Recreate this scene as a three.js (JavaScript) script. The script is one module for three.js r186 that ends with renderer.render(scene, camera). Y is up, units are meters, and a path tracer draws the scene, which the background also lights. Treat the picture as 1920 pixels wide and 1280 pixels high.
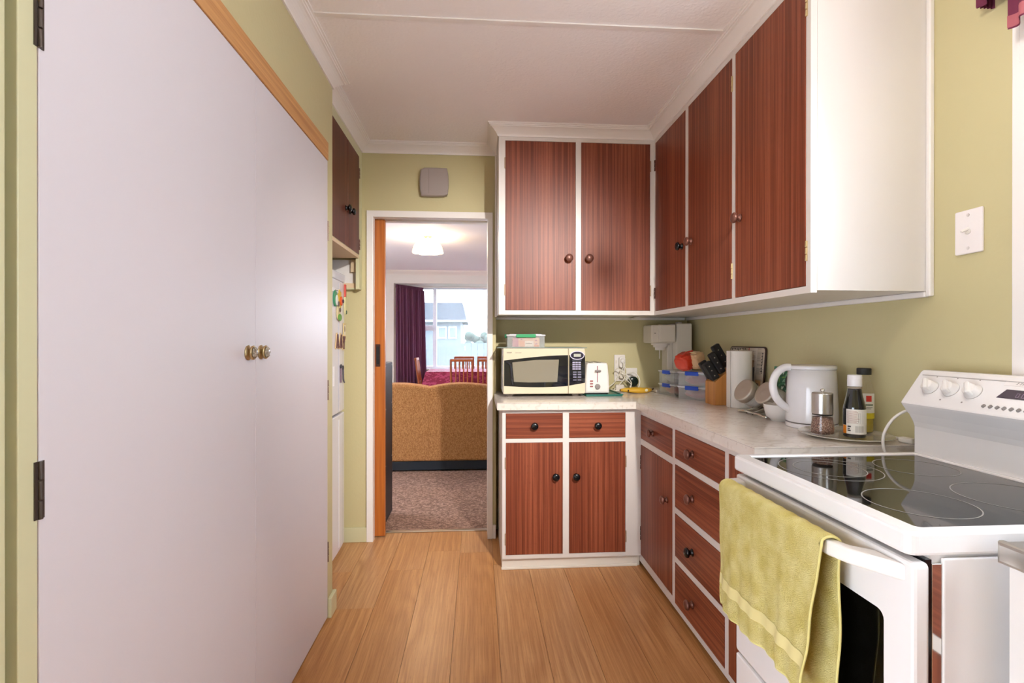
import * as THREE from 'three';
import { RoundedBoxGeometry } from 'three/addons/geometries/RoundedBoxGeometry.js';
import { mergeGeometries, mergeVertices } from 'three/addons/utils/BufferGeometryUtils.js';
import { ImprovedNoise } from 'three/addons/math/ImprovedNoise.js';
import { RectAreaLightUniformsLib } from 'three/addons/lights/RectAreaLightUniformsLib.js';

// ---------------------------------------------------------------- camera, sky, lamps, exposure
RectAreaLightUniformsLib.init();
const scene = new THREE.Scene();
const camera = new THREE.PerspectiveCamera(68.5, 1.5, 0.05, 200);
camera.position.set(0, 1.24, 0);
camera.rotation.order = 'YXZ';
camera.rotation.set(-0.00123, -0.0683, 0.0005);
camera.updateMatrixWorld();
const renderer = new THREE.WebGLRenderer({ antialias: true });
renderer.toneMapping = THREE.LinearToneMapping;
renderer.toneMappingExposure = 1.44;
renderer.shadowMap.enabled = true;
const SKY = new THREE.Color(0.82, 0.92, 1.06);
scene.background = SKY;
scene.backgroundIntensity = 7.5;
const LAMP = { x: 0.78, y: 2.1, d: 0.86, power: 0.52, spot: 25, color: new THREE.Color(1.0, 0.96, 0.92) };
const DOME = { x: -0.576, d: 5.85, power: 1.3, color: new THREE.Color(1.0, 0.84, 0.6) };

// ---------------------------------------------------------------- the room's measures (metres; d is the distance into the picture)
const CEIL = 2.46, XL = -0.668, XA = -0.715, XR = 1.411, DW = 3.155, DN = 3.3, DB = -1.5;

// ---------------------------------------------------------------- helpers
let seed = 12345;
const rnd = () => { seed = (seed * 1664525 + 1013904223) >>> 0; return seed / 4294967296; };
const rr = (a, b) => a + (b - a) * rnd();
const noise = new ImprovedNoise();
const P = (x, y, d) => new THREE.Vector3(x, y, -d);
const used = {};
function numbered(name) {
  const n = used[name] = (used[name] ?? -1) + 1;
  return n ? `${name}_${String(n).padStart(3, '0')}` : name;
}
function flat(g) {
  let o = g.index ? g.toNonIndexed() : g;
  for (const k of Object.keys(o.attributes)) if (!['position', 'normal', 'uv'].includes(k)) o.deleteAttribute(k);
  if (!o.attributes.uv) o.setAttribute('uv', new THREE.BufferAttribute(new Float32Array(o.attributes.position.count * 2), 2));
  return o;
}
const merge = (...g) => mergeGeometries(g.flat().map(flat));
function metric(g, ou = 0, ov = 0) {      // uv in metres, by the main direction of each face
  const p = g.attributes.position, n = g.attributes.normal, uv = new Float32Array(p.count * 2);
  for (let i = 0; i < p.count; i++) {
    const ax = Math.abs(n.getX(i)), ay = Math.abs(n.getY(i)), az = Math.abs(n.getZ(i));
    let u, v;
    if (ax >= ay && ax >= az) { u = p.getZ(i); v = p.getY(i); }
    else if (ay >= az) { u = p.getX(i); v = p.getZ(i); }
    else { u = p.getX(i); v = p.getY(i); }
    uv[2 * i] = u + ou; uv[2 * i + 1] = v + ov;
  }
  g.setAttribute('uv', new THREE.BufferAttribute(uv, 2));
  return g;
}
function bx(x0, x1, y0, y1, d0, d1, r = 0, ou = 0, ov = 0) {
  const w = x1 - x0, h = y1 - y0, l = d1 - d0;
  const g = r ? new RoundedBoxGeometry(w, h, l, 2, Math.min(r, w / 2.01, h / 2.01, l / 2.01)) : new THREE.BoxGeometry(w, h, l).toNonIndexed();
  g.translate((x0 + x1) / 2, (y0 + y1) / 2, -(d0 + d1) / 2);
  return metric(flat(g), ou, ov);
}
const UP = new THREE.Vector3(0, 1, 0);
function aim(g, at, dir) {                // a shape built along +y, set at a point and turned to a direction
  const m = new THREE.Matrix4().makeRotationFromQuaternion(new THREE.Quaternion().setFromUnitVectors(UP, dir.clone().normalize()));
  m.setPosition(at);
  return g.applyMatrix4(m);
}
function lathe(pts, seg = 32) {
  return flat(new THREE.LatheGeometry(pts.map(([r, y]) => new THREE.Vector2(r, y)), seg));
}
function cyl(a, b, r0, r1 = r0, seg = 16) {
  const dir = b.clone().sub(a), g = new THREE.CylinderGeometry(r1, r0, dir.length(), seg);
  g.translate(0, dir.length() / 2, 0);
  return flat(aim(g, a, dir));
}
function tube(pts, r, seg = 48, rad = 8, closed = false) {
  return flat(new THREE.TubeGeometry(new THREE.CatmullRomCurve3(pts, closed), seg, r, rad, closed));
}
function ball(c, rx, ry = rx, rz = rx, w = 24, h = 16) {
  const g = new THREE.SphereGeometry(1, w, h); g.scale(rx, ry, rz); g.translate(c.x, c.y, c.z); return flat(g);
}
function grid(nu, nv, f) {                // a sheet from a function of (u, v)
  const pos = [], uv = [], idx = [];
  for (let j = 0; j <= nv; j++) for (let i = 0; i <= nu; i++) {
    const p = f(i / nu, j / nv); pos.push(p.x, p.y, p.z); uv.push(p.u ?? i / nu, p.v ?? j / nv);
  }
  for (let j = 0; j < nv; j++) for (let i = 0; i < nu; i++) {
    const a = j * (nu + 1) + i, b = a + 1, c = a + nu + 1, e = c + 1;
    idx.push(a, b, e, a, e, c);
  }
  const g = new THREE.BufferGeometry();
  g.setAttribute('position', new THREE.Float32BufferAttribute(pos, 3));
  g.setAttribute('uv', new THREE.Float32BufferAttribute(uv, 2));
  g.setIndex(idx); g.computeVertexNormals();
  return flat(g);
}
// an outline in a wall's own plane, pushed out of it.  kind: 'F' faces the camera (a = x), 'R' faces left (a = d), 'L' faces right (a = d)
function faceM(kind, plane) {
  const m = new THREE.Matrix4();
  if (kind === 'F') m.makeBasis(new THREE.Vector3(1, 0, 0), UP, new THREE.Vector3(0, 0, 1)).setPosition(0, 0, -plane);
  else if (kind === 'R') m.makeBasis(new THREE.Vector3(0, 0, 1), UP, new THREE.Vector3(-1, 0, 0)).setPosition(plane, 0, 0);
  else m.makeBasis(new THREE.Vector3(0, 0, -1), UP, new THREE.Vector3(1, 0, 0)).setPosition(plane, 0, 0);
  return m;
}
function outline(kind, plane, pts, depth, holes = [], bevel = 0, w0 = 0) {
  const k = kind === 'R' ? -1 : 1, path = (q) => q.map(([a, y]) => new THREE.Vector2(k * a, y));
  const s = new THREE.Shape(path(pts));
  for (const h of holes) s.holes.push(new THREE.Path(path(h)));
  const g = new THREE.ExtrudeGeometry(s, { depth: depth - 2 * bevel, bevelEnabled: bevel > 0, bevelSize: bevel, bevelThickness: bevel, bevelOffset: -bevel, bevelSegments: 2, curveSegments: 12 });
  g.translate(0, 0, w0 + bevel); g.applyMatrix4(faceM(kind, plane));
  return metric(flat(g));
}
const rect = (a0, a1, y0, y1) => [[a0, y0], [a1, y0], [a1, y1], [a0, y1]];
function roundRect(a0, a1, y0, y1, r, n = 5) {
  const q = [];
  for (const [cx, cy, s] of [[a1 - r, y1 - r, 0], [a0 + r, y1 - r, 1], [a0 + r, y0 + r, 2], [a1 - r, y0 + r, 3]])
    for (let i = 0; i <= n; i++) { const t = (s + i / n) * Math.PI / 2; q.push([cx + r * Math.cos(t), cy + r * Math.sin(t)]); }
  return q;
}
function face(kind, plane, a0, a1, y0, y1, w0, w1, r = 0, ou = 0, ov = 0) {
  if (kind === 'F') return bx(a0, a1, y0, y1, plane - w1, plane - w0, r, ou, ov);
  if (kind === 'R') return bx(plane - w1, plane - w0, y0, y1, a0, a1, r, ou, ov);
  return bx(plane + w0, plane + w1, y0, y1, a0, a1, r, ou, ov);
}
const out = { F: new THREE.Vector3(0, 0, 1), R: new THREE.Vector3(-1, 0, 0), L: new THREE.Vector3(1, 0, 0) };
const onFace = (kind, plane, a, y, w = 0) => kind === 'F' ? P(a, y, plane - w) : P(plane + (kind === 'L' ? w : -w), y, a);
// a flat printed face: a thin box whose whole front shows the texture
function printed(kind, plane, a0, a1, y0, y1, w0, w1) {
  const g = face(kind, plane, a0, a1, y0, y1, w0, w1), p = g.attributes.position, uv = g.attributes.uv;
  for (let i = 0; i < p.count; i++) {
    const a = kind === 'F' ? p.getX(i) : -p.getZ(i), t = (a - a0) / (a1 - a0);
    uv.setXY(i, kind === 'R' ? 1 - t : t, (p.getY(i) - y0) / (y1 - y0));
  }
  return g;
}
// a moulding run along a wall.  profile [[out, below the ceiling]...], m0 / m1: 1 outside corner, -1 inside corner, 0 square
function moulding(profile, a, b, outDir, m0 = 0, m1 = 0) {
  const run = b.clone().sub(a).normalize(), n = profile.length, at = (k, e) => {
    const [o, h] = profile[k], base = e ? b : a, m = e ? m1 : -m0;
    return base.clone().addScaledVector(outDir, o).addScaledVector(UP, -h).addScaledVector(run, m * o);
  };
  const pos = [], tri = (p, q, s) => pos.push(p.x, p.y, p.z, q.x, q.y, q.z, s.x, s.y, s.z);
  for (let k = 0; k < n; k++) { const l = (k + 1) % n; tri(at(k, 0), at(k, 1), at(l, 1)); tri(at(k, 0), at(l, 1), at(l, 0)); }
  for (const f of THREE.ShapeUtils.triangulateShape(profile.map(([x, y]) => new THREE.Vector2(x, y)), [])) {
    tri(at(f[0], 0), at(f[1], 0), at(f[2], 0)); tri(at(f[2], 1), at(f[1], 1), at(f[0], 1));
  }
  const g = new THREE.BufferGeometry(); g.setAttribute('position', new THREE.Float32BufferAttribute(pos, 3)); g.computeVertexNormals();
  return metric(g);
}

// ---- objects: a thing is a Group at its base; its parts are built in room coordinates and moved into it
function thing(name, label, category, x = 0, y = 0, d = 0, group) {
  const o = new THREE.Group(); o.name = numbered(name); o.position.copy(P(x, y, d)); scene.add(o);
  o.userData = { label, category }; if (group) o.userData.group = group;
  return o;
}
function part(root, name, geo, material, parent, label) {
  const g = flat(Array.isArray(geo) ? merge(geo) : geo);
  const o = root.position;
  g.translate(-o.x, -o.y, -o.z);
  const m = new THREE.Mesh(g, material); m.name = numbered(name); m.castShadow = m.receiveShadow = true;
  (parent ?? root).add(m);
  if (label) m.userData.label = label;
  return m;
}
function single(name, geo, material, label, category, at, group) {
  const g = flat(Array.isArray(geo) ? merge(geo) : geo);
  const p = at ? P(...at) : new THREE.Vector3(); g.translate(-p.x, -p.y, -p.z);
  const m = new THREE.Mesh(g, material); m.name = numbered(name); m.position.copy(p); m.castShadow = m.receiveShadow = true;
  m.userData = { label, category }; if (group) m.userData.group = group;
  scene.add(m); return m;
}
function struct(name, geo, material, parent) {
  const m = new THREE.Mesh(flat(Array.isArray(geo) ? merge(geo) : geo), material); m.name = numbered(name); m.castShadow = m.receiveShadow = true;
  if (!parent) m.userData.kind = 'structure';
  (parent ?? scene).add(m); return m;
}
function structGroup(name) { const o = new THREE.Group(); o.name = numbered(name); o.userData = { kind: 'structure' }; scene.add(o); return o; }
function copyOf(src, label) {
  const c = src.clone(); c.name = numbered(src.name.replace(/_\d{3}$/, '')); c.userData = { ...src.userData, label }; scene.add(c); return c;
}

// ---------------------------------------------------------------- textures
function canvasTex(w, h, draw) {
  const c = document.createElement('canvas'); c.width = w; c.height = h;
  draw(c.getContext('2d'), w, h);
  const t = new THREE.CanvasTexture(c); t.colorSpace = THREE.SRGBColorSpace; return t;
}
function dataTex(w, h, f, srgb = true) {  // f(u, v) -> [r, g, b] 0..1
  const a = new Uint8Array(w * h * 4);
  for (let j = 0; j < h; j++) for (let i = 0; i < w; i++) {
    const c = f(i / w, j / h), k = 4 * (j * w + i);
    for (let q = 0; q < 3; q++) a[k + q] = Math.max(0, Math.min(255, 255 * c[q]));
    a[k + 3] = 255;
  }
  const t = new THREE.DataTexture(a, w, h); t.wrapS = t.wrapT = THREE.RepeatWrapping;
  t.magFilter = THREE.LinearFilter; t.minFilter = THREE.LinearMipmapLinearFilter; t.generateMipmaps = true;
  if (srgb) t.colorSpace = THREE.SRGBColorSpace;
  t.needsUpdate = true; return t;
}
// noise that repeats after one unit in u and v
const hash = (x, y, s) => { let h = (x * 374761393 + y * 668265263 + s * 974634777) | 0; h = Math.imul(h ^ (h >>> 13), 1274126177); return ((h ^ (h >>> 16)) >>> 0) / 4294967296; };
function vn(u, v, nu, nv, s = 0) {
  const x = u * nu, y = v * nv, xi = Math.floor(x), yi = Math.floor(y);
  let fx = x - xi, fy = y - yi; fx = fx * fx * (3 - 2 * fx); fy = fy * fy * (3 - 2 * fy);
  const w = (k, n) => ((k % n) + n) % n;
  const a = hash(w(xi, nu), w(yi, nv), s), b = hash(w(xi + 1, nu), w(yi, nv), s), c = hash(w(xi, nu), w(yi + 1, nv), s), e = hash(w(xi + 1, nu), w(yi + 1, nv), s);
  return a + (b - a) * fx + (c - a) * fy + (a - b - c + e) * fx * fy;
}
const fbm = (u, v, nu, nv, o, s = 0) => { let t = 0, a = 1, n = 0; for (let k = 0; k < o; k++) { t += a * vn(u, v, nu << k, nv << k, s + k * 17); n += a; a *= 0.5; } return t / n; };
const lerp3 = (a, b, t) => [a[0] + (b[0] - a[0]) * t, a[1] + (b[1] - a[1]) * t, a[2] + (b[2] - a[2]) * t];
const clamp = (x) => Math.max(0, Math.min(1, x));

// straight-grained red veneer: stripes along v
function veneer(dark, mid, light, s) {
  return dataTex(1024, 512, (u, v) => {
    const w = u + 0.004 * (vn(u, v, 4, 3, s) - 0.5);
    const wide = vn(w, 0, 24, 1, s + 1), med = vn(w, v, 90, 2, s + 2), fine = vn(w, v, 340, 5, s + 3), pore = vn(u, v, 512, 60, s + 4);
    let t = 0.22 * wide + 0.42 * med + 0.36 * fine;
    t = clamp((t - 0.28) / 0.44);
    let c = t < 0.5 ? lerp3(dark, mid, t * 2) : lerp3(mid, light, t * 2 - 1);
    if (pore > 0.8) c = lerp3(c, dark, (pore - 0.8) * 2.2);
    return c;
  });
}
const mahogany = veneer([0.42, 0.195, 0.12], [0.51, 0.255, 0.165], [0.60, 0.33, 0.225], 3);
mahogany.repeat.set(1 / 0.55, 1 / 1.1);
const mahoganyAcross = mahogany.clone(); mahoganyAcross.rotation = Math.PI / 2; mahoganyAcross.repeat.set(1 / 0.55, 1 / 1.1);
const oak = dataTex(1024, 2048, (u, v) => {
  const wu = 0.16 * (fbm(u, v, 3, 4, 3, 60) - 0.5) + 0.05 * (fbm(u, v, 8, 12, 2, 66) - 0.5);
  const arch = 14 * (u + 0.6 * wu) + 5 * fbm(u, v, 4, 3, 3, 70), ring = Math.pow(0.5 + 0.5 * Math.sin(2 * Math.PI * arch), 0.6);
  const streak = vn(u + wu * 0.12, v, 150, 8, 80), fine = vn(u + wu * 0.1, v, 440, 30, 81), broad = fbm(u, v, 5, 4, 3, 82), where = clamp(3 * vn(u, v, 5, 5, 86) - 1.2);
  let t = 0.30 * where * ring + 0.15 * (1 - where) + 0.34 * streak + 0.30 * fine + 0.30 * broad;
  t = clamp((t - 0.28) / 0.62);
  const pore = vn(u, v, 500, 70, 83);
  let c = lerp3([0.68, 0.48, 0.30], [0.83, 0.64, 0.445], t);
  if (pore > 0.80) c = lerp3(c, [0.54, 0.37, 0.23], (pore - 0.80) * 1.6);
  return c;
});
oak.repeat.set(1 / 0.76, 1 / 2.44);
const pine = dataTex(512, 512, (u, v) => {
  const w = v + 0.02 * (fbm(u, v, 2, 4, 2, 91) - 0.5);
  const t = clamp(0.6 * vn(u, w, 2, 40, 92) + 0.4 * vn(u, w, 6, 120, 93));
  return lerp3([0.70, 0.48, 0.27], [0.86, 0.65, 0.42], t);
});
pine.repeat.set(1 / 0.8, 1 / 0.25);
const ply = pine.clone(); ply.rotation = Math.PI / 2; ply.repeat.set(1 / 0.8, 1 / 0.3);
const laminate = dataTex(1024, 1024, (u, v) => {
  const n = fbm(u, v, 6, 6, 5, 101), r = Math.abs(fbm(u, v, 5, 7, 4, 111) - 0.5), vein = clamp(1 - r * 26);
  let c = lerp3([0.86, 0.825, 0.785], [0.91, 0.88, 0.845], n);
  c = lerp3(c, [0.72, 0.665, 0.60], 0.45 * vein * clamp(n * 1.6 - 0.3));
  const fl = fbm(u, v, 60, 60, 2, 121); if (fl > 0.68) c = lerp3(c, [0.74, 0.68, 0.62], (fl - 0.68) * 2);
  return c;
});
laminate.repeat.set(1 / 0.7, 1 / 0.7);
const mottle = (s, n = 64) => dataTex(512, 512, (u, v) => { const t = fbm(u, v, n, n, 3, s); return [t, t, t]; }, false);
const plasterBump = mottle(201, 40); plasterBump.repeat.set(1 / 0.5, 1 / 0.5);
const ceilingBump = mottle(211, 90); ceilingBump.repeat.set(1 / 0.8, 1 / 0.8);
const terryBump = mottle(221, 128); terryBump.repeat.set(1 / 0.12, 1 / 0.12);
const terry = dataTex(512, 512, (u, v) => { const t = fbm(u, v, 10, 10, 5, 231); return lerp3([0.88, 0.80, 0.44], [0.97, 0.91, 0.62], clamp(t * 1.6 - 0.3)); });
terry.repeat.set(1 / 0.35, 1 / 0.35);
const tweed = dataTex(512, 512, (u, v) => { const t = 0.5 * vn(u, v, 128, 50, 241) + 0.5 * vn(u, v, 250, 90, 243); return lerp3([0.60, 0.40, 0.235], [0.80, 0.60, 0.40], clamp(t * 1.8 - 0.4)); });
tweed.repeat.set(1 / 0.5, 1 / 0.5);
const carpetTex = dataTex(512, 512, (u, v) => { const t = 0.55 * vn(u, v, 150, 150, 251) + 0.45 * vn(u, v, 40, 40, 252); return lerp3([0.42, 0.31, 0.26], [0.72, 0.58, 0.51], clamp(t * 1.7 - 0.35)); });
carpetTex.repeat.set(1 / 0.6, 1 / 0.6);
const damask = dataTex(512, 512, (u, v) => { const t = fbm(u, v, 14, 14, 3, 261); return t > 0.52 ? [0.72, 0.27, 0.44] : [0.56, 0.13, 0.28]; });
damask.repeat.set(1 / 0.35, 1 / 0.35);

// ---------------------------------------------------------------- materials
const S = (color, roughness = 0.5, more = {}) => new THREE.MeshStandardMaterial({ color, roughness, ...more });
const Ph = (color, roughness = 0.5, more = {}) => new THREE.MeshPhysicalMaterial({ color, roughness, ...more });
const M = {
  white: S('#dfd8d2', 0.32), whiteWall: S('#e9e4e0', 0.6), trim: S('#efe9e4', 0.3), ceiling: S('#f8f2f0', 0.85, { bumpMap: ceilingBump, bumpScale: 0.0012 }),
  pantry: S('#d8d1d4', 0.36), wall: S('#c8bd90', 0.55, { bumpMap: plasterBump, bumpScale: 0.0004 }), green: S('#cdc9a2', 0.34),
  wood: Ph('#ffffff', 0.42, { map: mahogany, specularIntensity: 0.75 }), woodH: Ph('#ffffff', 0.42, { map: mahoganyAcross, specularIntensity: 0.75 }),
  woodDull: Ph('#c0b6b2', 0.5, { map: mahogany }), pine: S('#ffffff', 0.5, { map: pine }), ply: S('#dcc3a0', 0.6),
  slab: S('#e6b478', 0.4, { map: ply }), dark: S('#151310', 0.7), black: S('#0c0d10', 0.25), blackSoft: S('#15171b', 0.5),
  laminate: S('#ffffff', 0.16, { map: laminate }), oakFloor: Ph('#fff8ec', 0.35, { map: oak, specularIntensity: 0.6 }), oakPale: Ph('#ffffff', 0.35, { map: oak, specularIntensity: 0.6 }), oakDeep: Ph('#f8ecd8', 0.35, { map: oak, specularIntensity: 0.6 }), under: S('#3c2a1a', 0.9),
  brass: S('#c9b489', 0.35, { metalness: 0.85 }), steel: S('#c4c0bb', 0.28, { metalness: 1 }), steelDull: S('#c4bcb0', 0.5, { metalness: 0.85 }), chrome: S('#e8e6e2', 0.08, { metalness: 1 }),
  bronze: S('#5a3d35', 0.3, { metalness: 0.55 }), copper: S('#7a4f43', 0.3, { metalness: 0.4 }), hinge: S('#8d7a68', 0.4, { metalness: 0.6 }), hingeDark: S('#5b524c', 0.35, { metalness: 0.7 }), hingePale: S('#b59a80', 0.45, { metalness: 0.4 }),
  enamel: Ph('#eee9e6', 0.18, { clearcoat: 0.4, clearcoatRoughness: 0.1 }), plastic: S('#ece6e0', 0.3), plasticWarm: S('#e4dcd0', 0.35), appliance: Ph('#ebe8ea', 0.2, { clearcoat: 0.3 }),
  hob: Ph('#0b0c0d', 0.04, { specularIntensity: 1, ior: 1.9 }), ring: S('#8f8b85', 0.4), glass: Ph('#ffffff', 0.02, { transmission: 1, thickness: 0, ior: 1.5 }),
  pane: Ph('#ffffff', 0.0, { transmission: 1, thickness: 0, ior: 1.45 }), clear: Ph('#f4f6f6', 0.08, { transmission: 0.80, thickness: 0, ior: 1.45 }),
  grey: S('#8e8580', 0.55), greyLight: S('#b9b2ae', 0.5), towel: S('#ffffff', 1, { map: terry, bumpMap: terryBump, bumpScale: 0.004 }),
  sofa: S('#ffffff', 0.95, { map: tweed }), navy: S('#1b2330', 0.7), carpet: S('#ffffff', 1, { map: carpetTex }),
  maroonCloth: S('#ffffff', 0.7, { map: damask }), chair: S('#a8592f', 0.4), curtain: S('#6f3e60', 0.7), maroon: S('#6d2741', 0.85),
  sheer: Ph('#ffffff', 1, { transmission: 0.55, thickness: 0, transparent: true, opacity: 0.13, side: THREE.DoubleSide }),
};

// ================================================================ THE ROOM
// ---- kitchen floor: oak-look boards, each its own piece, over a dark underlay
const floor = struct('floor', bx(-1.5, XR, -0.06, -0.0065, DB, DN), M.under);
{
  const edges = []; for (let x = 0.088 - 0.19 * 9; x < XR; x += 0.19) edges.push(x);
  const cut = [1.23, 0.55, 1.38, 0.92, 0.3, 2.363, 2.747, 1.76, 2.945, 1.56, 1.65, 1.52, 1.7, 1.6, 0.4, 2.0, 1.0];
  edges.forEach((x, i) => {
    const a = Math.max(x, -1.5), b = Math.min(x + 0.19, XR);
    if (b - a < 0.02) return;
    for (let c = cut[i] - 1.22 * 4; c < DN; c += 1.22) {
      const d0 = Math.max(c, DB), d1 = Math.min(c + 1.22, 3.29);
      if (d1 - d0 < 0.02) continue;
      const g = bx(a + 0.0007, b - 0.0007, -0.0065, 0, d0 + 0.0005, d1 - 0.0005), uv = g.attributes.uv, p = g.attributes.position;
      const ou = Math.floor(rnd() * 4) * 0.19 + 0.0 - a, ov = rr(0, 2.4);
      for (let k = 0; k < p.count; k++) uv.setXY(k, p.getX(k) + ou, p.getZ(k) + ov);
      struct('plank', g, [M.oakFloor, M.oakPale, M.oakDeep][Math.floor(rnd() * 3)], floor);
    }
  });
}
// ---- ceiling with its joint batten, and the cornices
const ceiling = struct('ceiling', bx(-1.5, XR + 0.12, CEIL, CEIL + 0.1, DB, DN + 0.1), M.ceiling);
struct('batten', bx(-0.61, 0.975, CEIL - 0.006, CEIL, 1.903, 1.928, 0.002), M.trim, ceiling);
const CORNICE = [[0, 0.060], [0.007, 0.060], [0.009, 0.052], [0.012, 0.047], [0.017, 0.041], [0.024, 0.034], [0.032, 0.027], [0.041, 0.021], [0.048, 0.019], [0.049, 0.014], [0.054, 0.013], [0.055, 0.007], [0.062, 0.006], [0.062, 0], [0, 0]];
const VX = (s) => new THREE.Vector3(s, 0, 0), VZ = (s) => new THREE.Vector3(0, 0, s);
struct('cornice_left', [moulding(CORNICE, P(XL, CEIL, DB), P(XL, CEIL, 2.36), VX(1), 0, 1), moulding(CORNICE, P(XL, CEIL, 2.36), P(XA, CEIL, 2.36), VZ(-1), 1, 0)], M.trim);
struct('cornice_alcove', moulding(CORNICE, P(XA, CEIL, 2.36), P(XA, CEIL, DW), VX(1), 0, -1), M.trim);
struct('cornice_back', moulding(CORNICE, P(XA, CEIL, DW), P(0.118, CEIL, DW), VZ(1), -1, -1), M.trim);
struct('cornice_cabinet', [moulding(CORNICE, P(0.118, CEIL, DW), P(0.118, CEIL, 2.845), VX(-1), -1, 1), moulding(CORNICE, P(0.118, CEIL, 2.845), P(1.021, CEIL, 2.845), VZ(1), 1, -1),
  moulding(CORNICE, P(1.021, CEIL, 2.845), P(1.021, CEIL, 1.475), VX(-1), -1, 1), moulding(CORNICE, P(1.021, CEIL, 1.475), P(XR, CEIL, 1.475), VZ(1), 1, -1)], M.trim);
struct('cornice_right', moulding(CORNICE, P(XR, CEIL, 1.475), P(XR, CEIL, DB), VX(-1), -1, 0), M.trim);

// ---- walls
struct('wall_left', [bx(XL - 0.07, XL, 2.122, CEIL, 0.766, 2.36), bx(XL - 0.07, XL, 0, 2.122, 2.2885, 2.36), bx(-1.5, XL - 0.07, 0, CEIL, 2.29, 2.36), bx(XL - 0.07, XL, 0, CEIL, 0.66, 0.70), bx(XL - 0.07, XL, 0, CEIL, DB, -0.55), bx(XL - 0.07, XL, 0, 0.12, -0.55, 0.66), bx(XL - 0.07, XL, 1.36, CEIL, -0.55, 0.66), bx(XL - 0.17, XL - 0.07, 0, CEIL, 0.66, 2.29)], M.wall);
struct('wall_alcove', bx(-1.6, -1.5, 0, CEIL, 2.29, 3.295), M.wall);
struct('wall_back', [
  bx(-1.5, -0.656, 0, 2.015, DW, 3.195), bx(-1.5, -0.656, 0, 2.015, 3.245, 3.295), bx(-1.5, 0.073, 2.015, CEIL, DW, 3.295), bx(0.073, 0.114, 0, CEIL, DW, 3.295),
  bx(0.073, 1.52, 0, CEIL, DN, 3.40), bx(-3.5, -1.5, 0, CEIL, 3.2, 3.295), bx(1.52, 2.4, 0, CEIL, 3.2, 3.40)], M.wall);
const WIN = { d0: -0.60, d1: 0.96, y0: 1.16, y1: 1.98 };
struct('wall_right', [bx(XR, XR + 0.12, 0, CEIL, WIN.d1, DN), bx(XR, XR + 0.12, 0, CEIL, DB, WIN.d0), bx(XR, XR + 0.12, 0, WIN.y0, WIN.d0, WIN.d1), bx(XR, XR + 0.12, WIN.y1, CEIL, WIN.d0, WIN.d1)], M.wall);
struct('wall_front', bx(-1.0, XR + 0.12, 0, CEIL, DB - 0.1, DB), M.wall);
{
  const w = structGroup('window_2');
  struct('window_frame', outline('L', XL - 0.02, rect(-0.55, 0.66, 0.12, 1.36), 0.03, [rect(-0.49, 0.03, 0.18, 1.30), rect(0.08, 0.60, 0.18, 1.30)], 0, -0.03), M.trim, w);
  struct('pane', bx(XL - 0.038, XL - 0.034, 0.18, 1.30, -0.49, 0.03), M.pane, w);
  struct('pane', bx(XL - 0.038, XL - 0.034, 0.18, 1.30, 0.08, 0.60), M.pane, w);
}
const SKIRT = [[0, 0], [0.016, 0.0], [0.016, -0.078], [0.012, -0.088], [0, -0.09]];
struct('baseboard_left', [bx(XL, XL + 0.016, 0, 0.09, 2.2885, 2.376, 0.004), bx(-0.74, XL, 0, 0.09, 2.36, 2.376, 0.004)], M.green);
struct('baseboard_back', bx(-1.5, -0.6835, 0, 0.09, DW - 0.016, DW, 0.004), M.green);
struct('baseboard_right', bx(0.0945, 0.1135, 0, 0.085, DW - 0.016, DW, 0.004), M.trim);

// ---- kitchen window in the right wall, over the sink bench
{
  const w = structGroup('window_1'), D = WIN;
  struct('window_frame', outline('R', XR, [[D.d0 - 0.1, D.y0 - 0.1], [D.d1 + 0.258, D.y0 - 0.1], [D.d1 + 0.258, D.y1 + 0.1], [D.d0 - 0.1, D.y1 + 0.1]], 0.02, [rect(D.d0, D.d1, D.y0, D.y1)], 0.003), M.trim, w);
  struct('sash', [outline('R', XR + 0.09, rect(D.d0, D.d1, D.y0, D.y1), 0.05, [rect(D.d0 + 0.05, 0.14, D.y0 + 0.05, D.y1 - 0.05), rect(0.20, D.d1 - 0.05, D.y0 + 0.05, D.y1 - 0.05)])], M.trim, w);
  struct('glass', bx(XR + 0.07, XR + 0.074, D.y0 + 0.05, D.y1 - 0.05, D.d0 + 0.05, 0.14), M.pane, w);
  struct('glass', bx(XR + 0.07, XR + 0.074, D.y0 + 0.05, D.y1 - 0.05, 0.20, D.d1 - 0.05), M.pane, w);
  struct('window_sill', bx(XR - 0.05, XR + 0.04, D.y0 - 0.02, D.y0, D.d0, D.d1, 0.004), M.trim, w);
}

// ---- doorway with a sliding door that stands open in its pocket
{
  struct('trim_1', outline('F', DW, [[-0.683, 0], [-0.644, 0], [-0.644, 2.003], [0.061, 2.003], [0.061, 0], [0.094, 0], [0.094, 2.043], [-0.683, 2.043]], 0.018, [], 0.003), M.trim);
  struct('trim_2', [bx(-0.656, -0.644, 0, 2.003, DW + 0.001, 3.195), bx(-0.656, -0.644, 0, 2.003, 3.245, 3.295), bx(-0.656, 0.073, 2.003, 2.015, DW + 0.001, 3.195), bx(-0.656, 0.073, 2.003, 2.015, 3.245, 3.295), bx(0.061, 0.073, 0, 2.003, DW + 0.001, 3.295)], M.trim);
  const dr = structGroup('door_1');
  const slab = struct('door_slab', bx(-1.30, -0.583, 0.012, 2.003, 3.202, 3.238, 0.002), M.slab, dr);
  const pull = struct('flush_pull', outline('F', 3.202, roundRect(-0.640, -0.611, 1.078, 1.219, 0.003), 0.0025, [roundRect(-0.634, -0.617, 1.092, 1.205, 0.003)]), M.bronze, slab);
  struct('pull_recess', bx(-0.635, -0.616, 1.090, 1.207, 3.2010, 3.2018), M.dark, slab);
  struct('threshold_strip', bx(-0.644, 0.061, 0, 0.007, 3.276, 3.312, 0.003), M.steel, dr);
}

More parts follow.
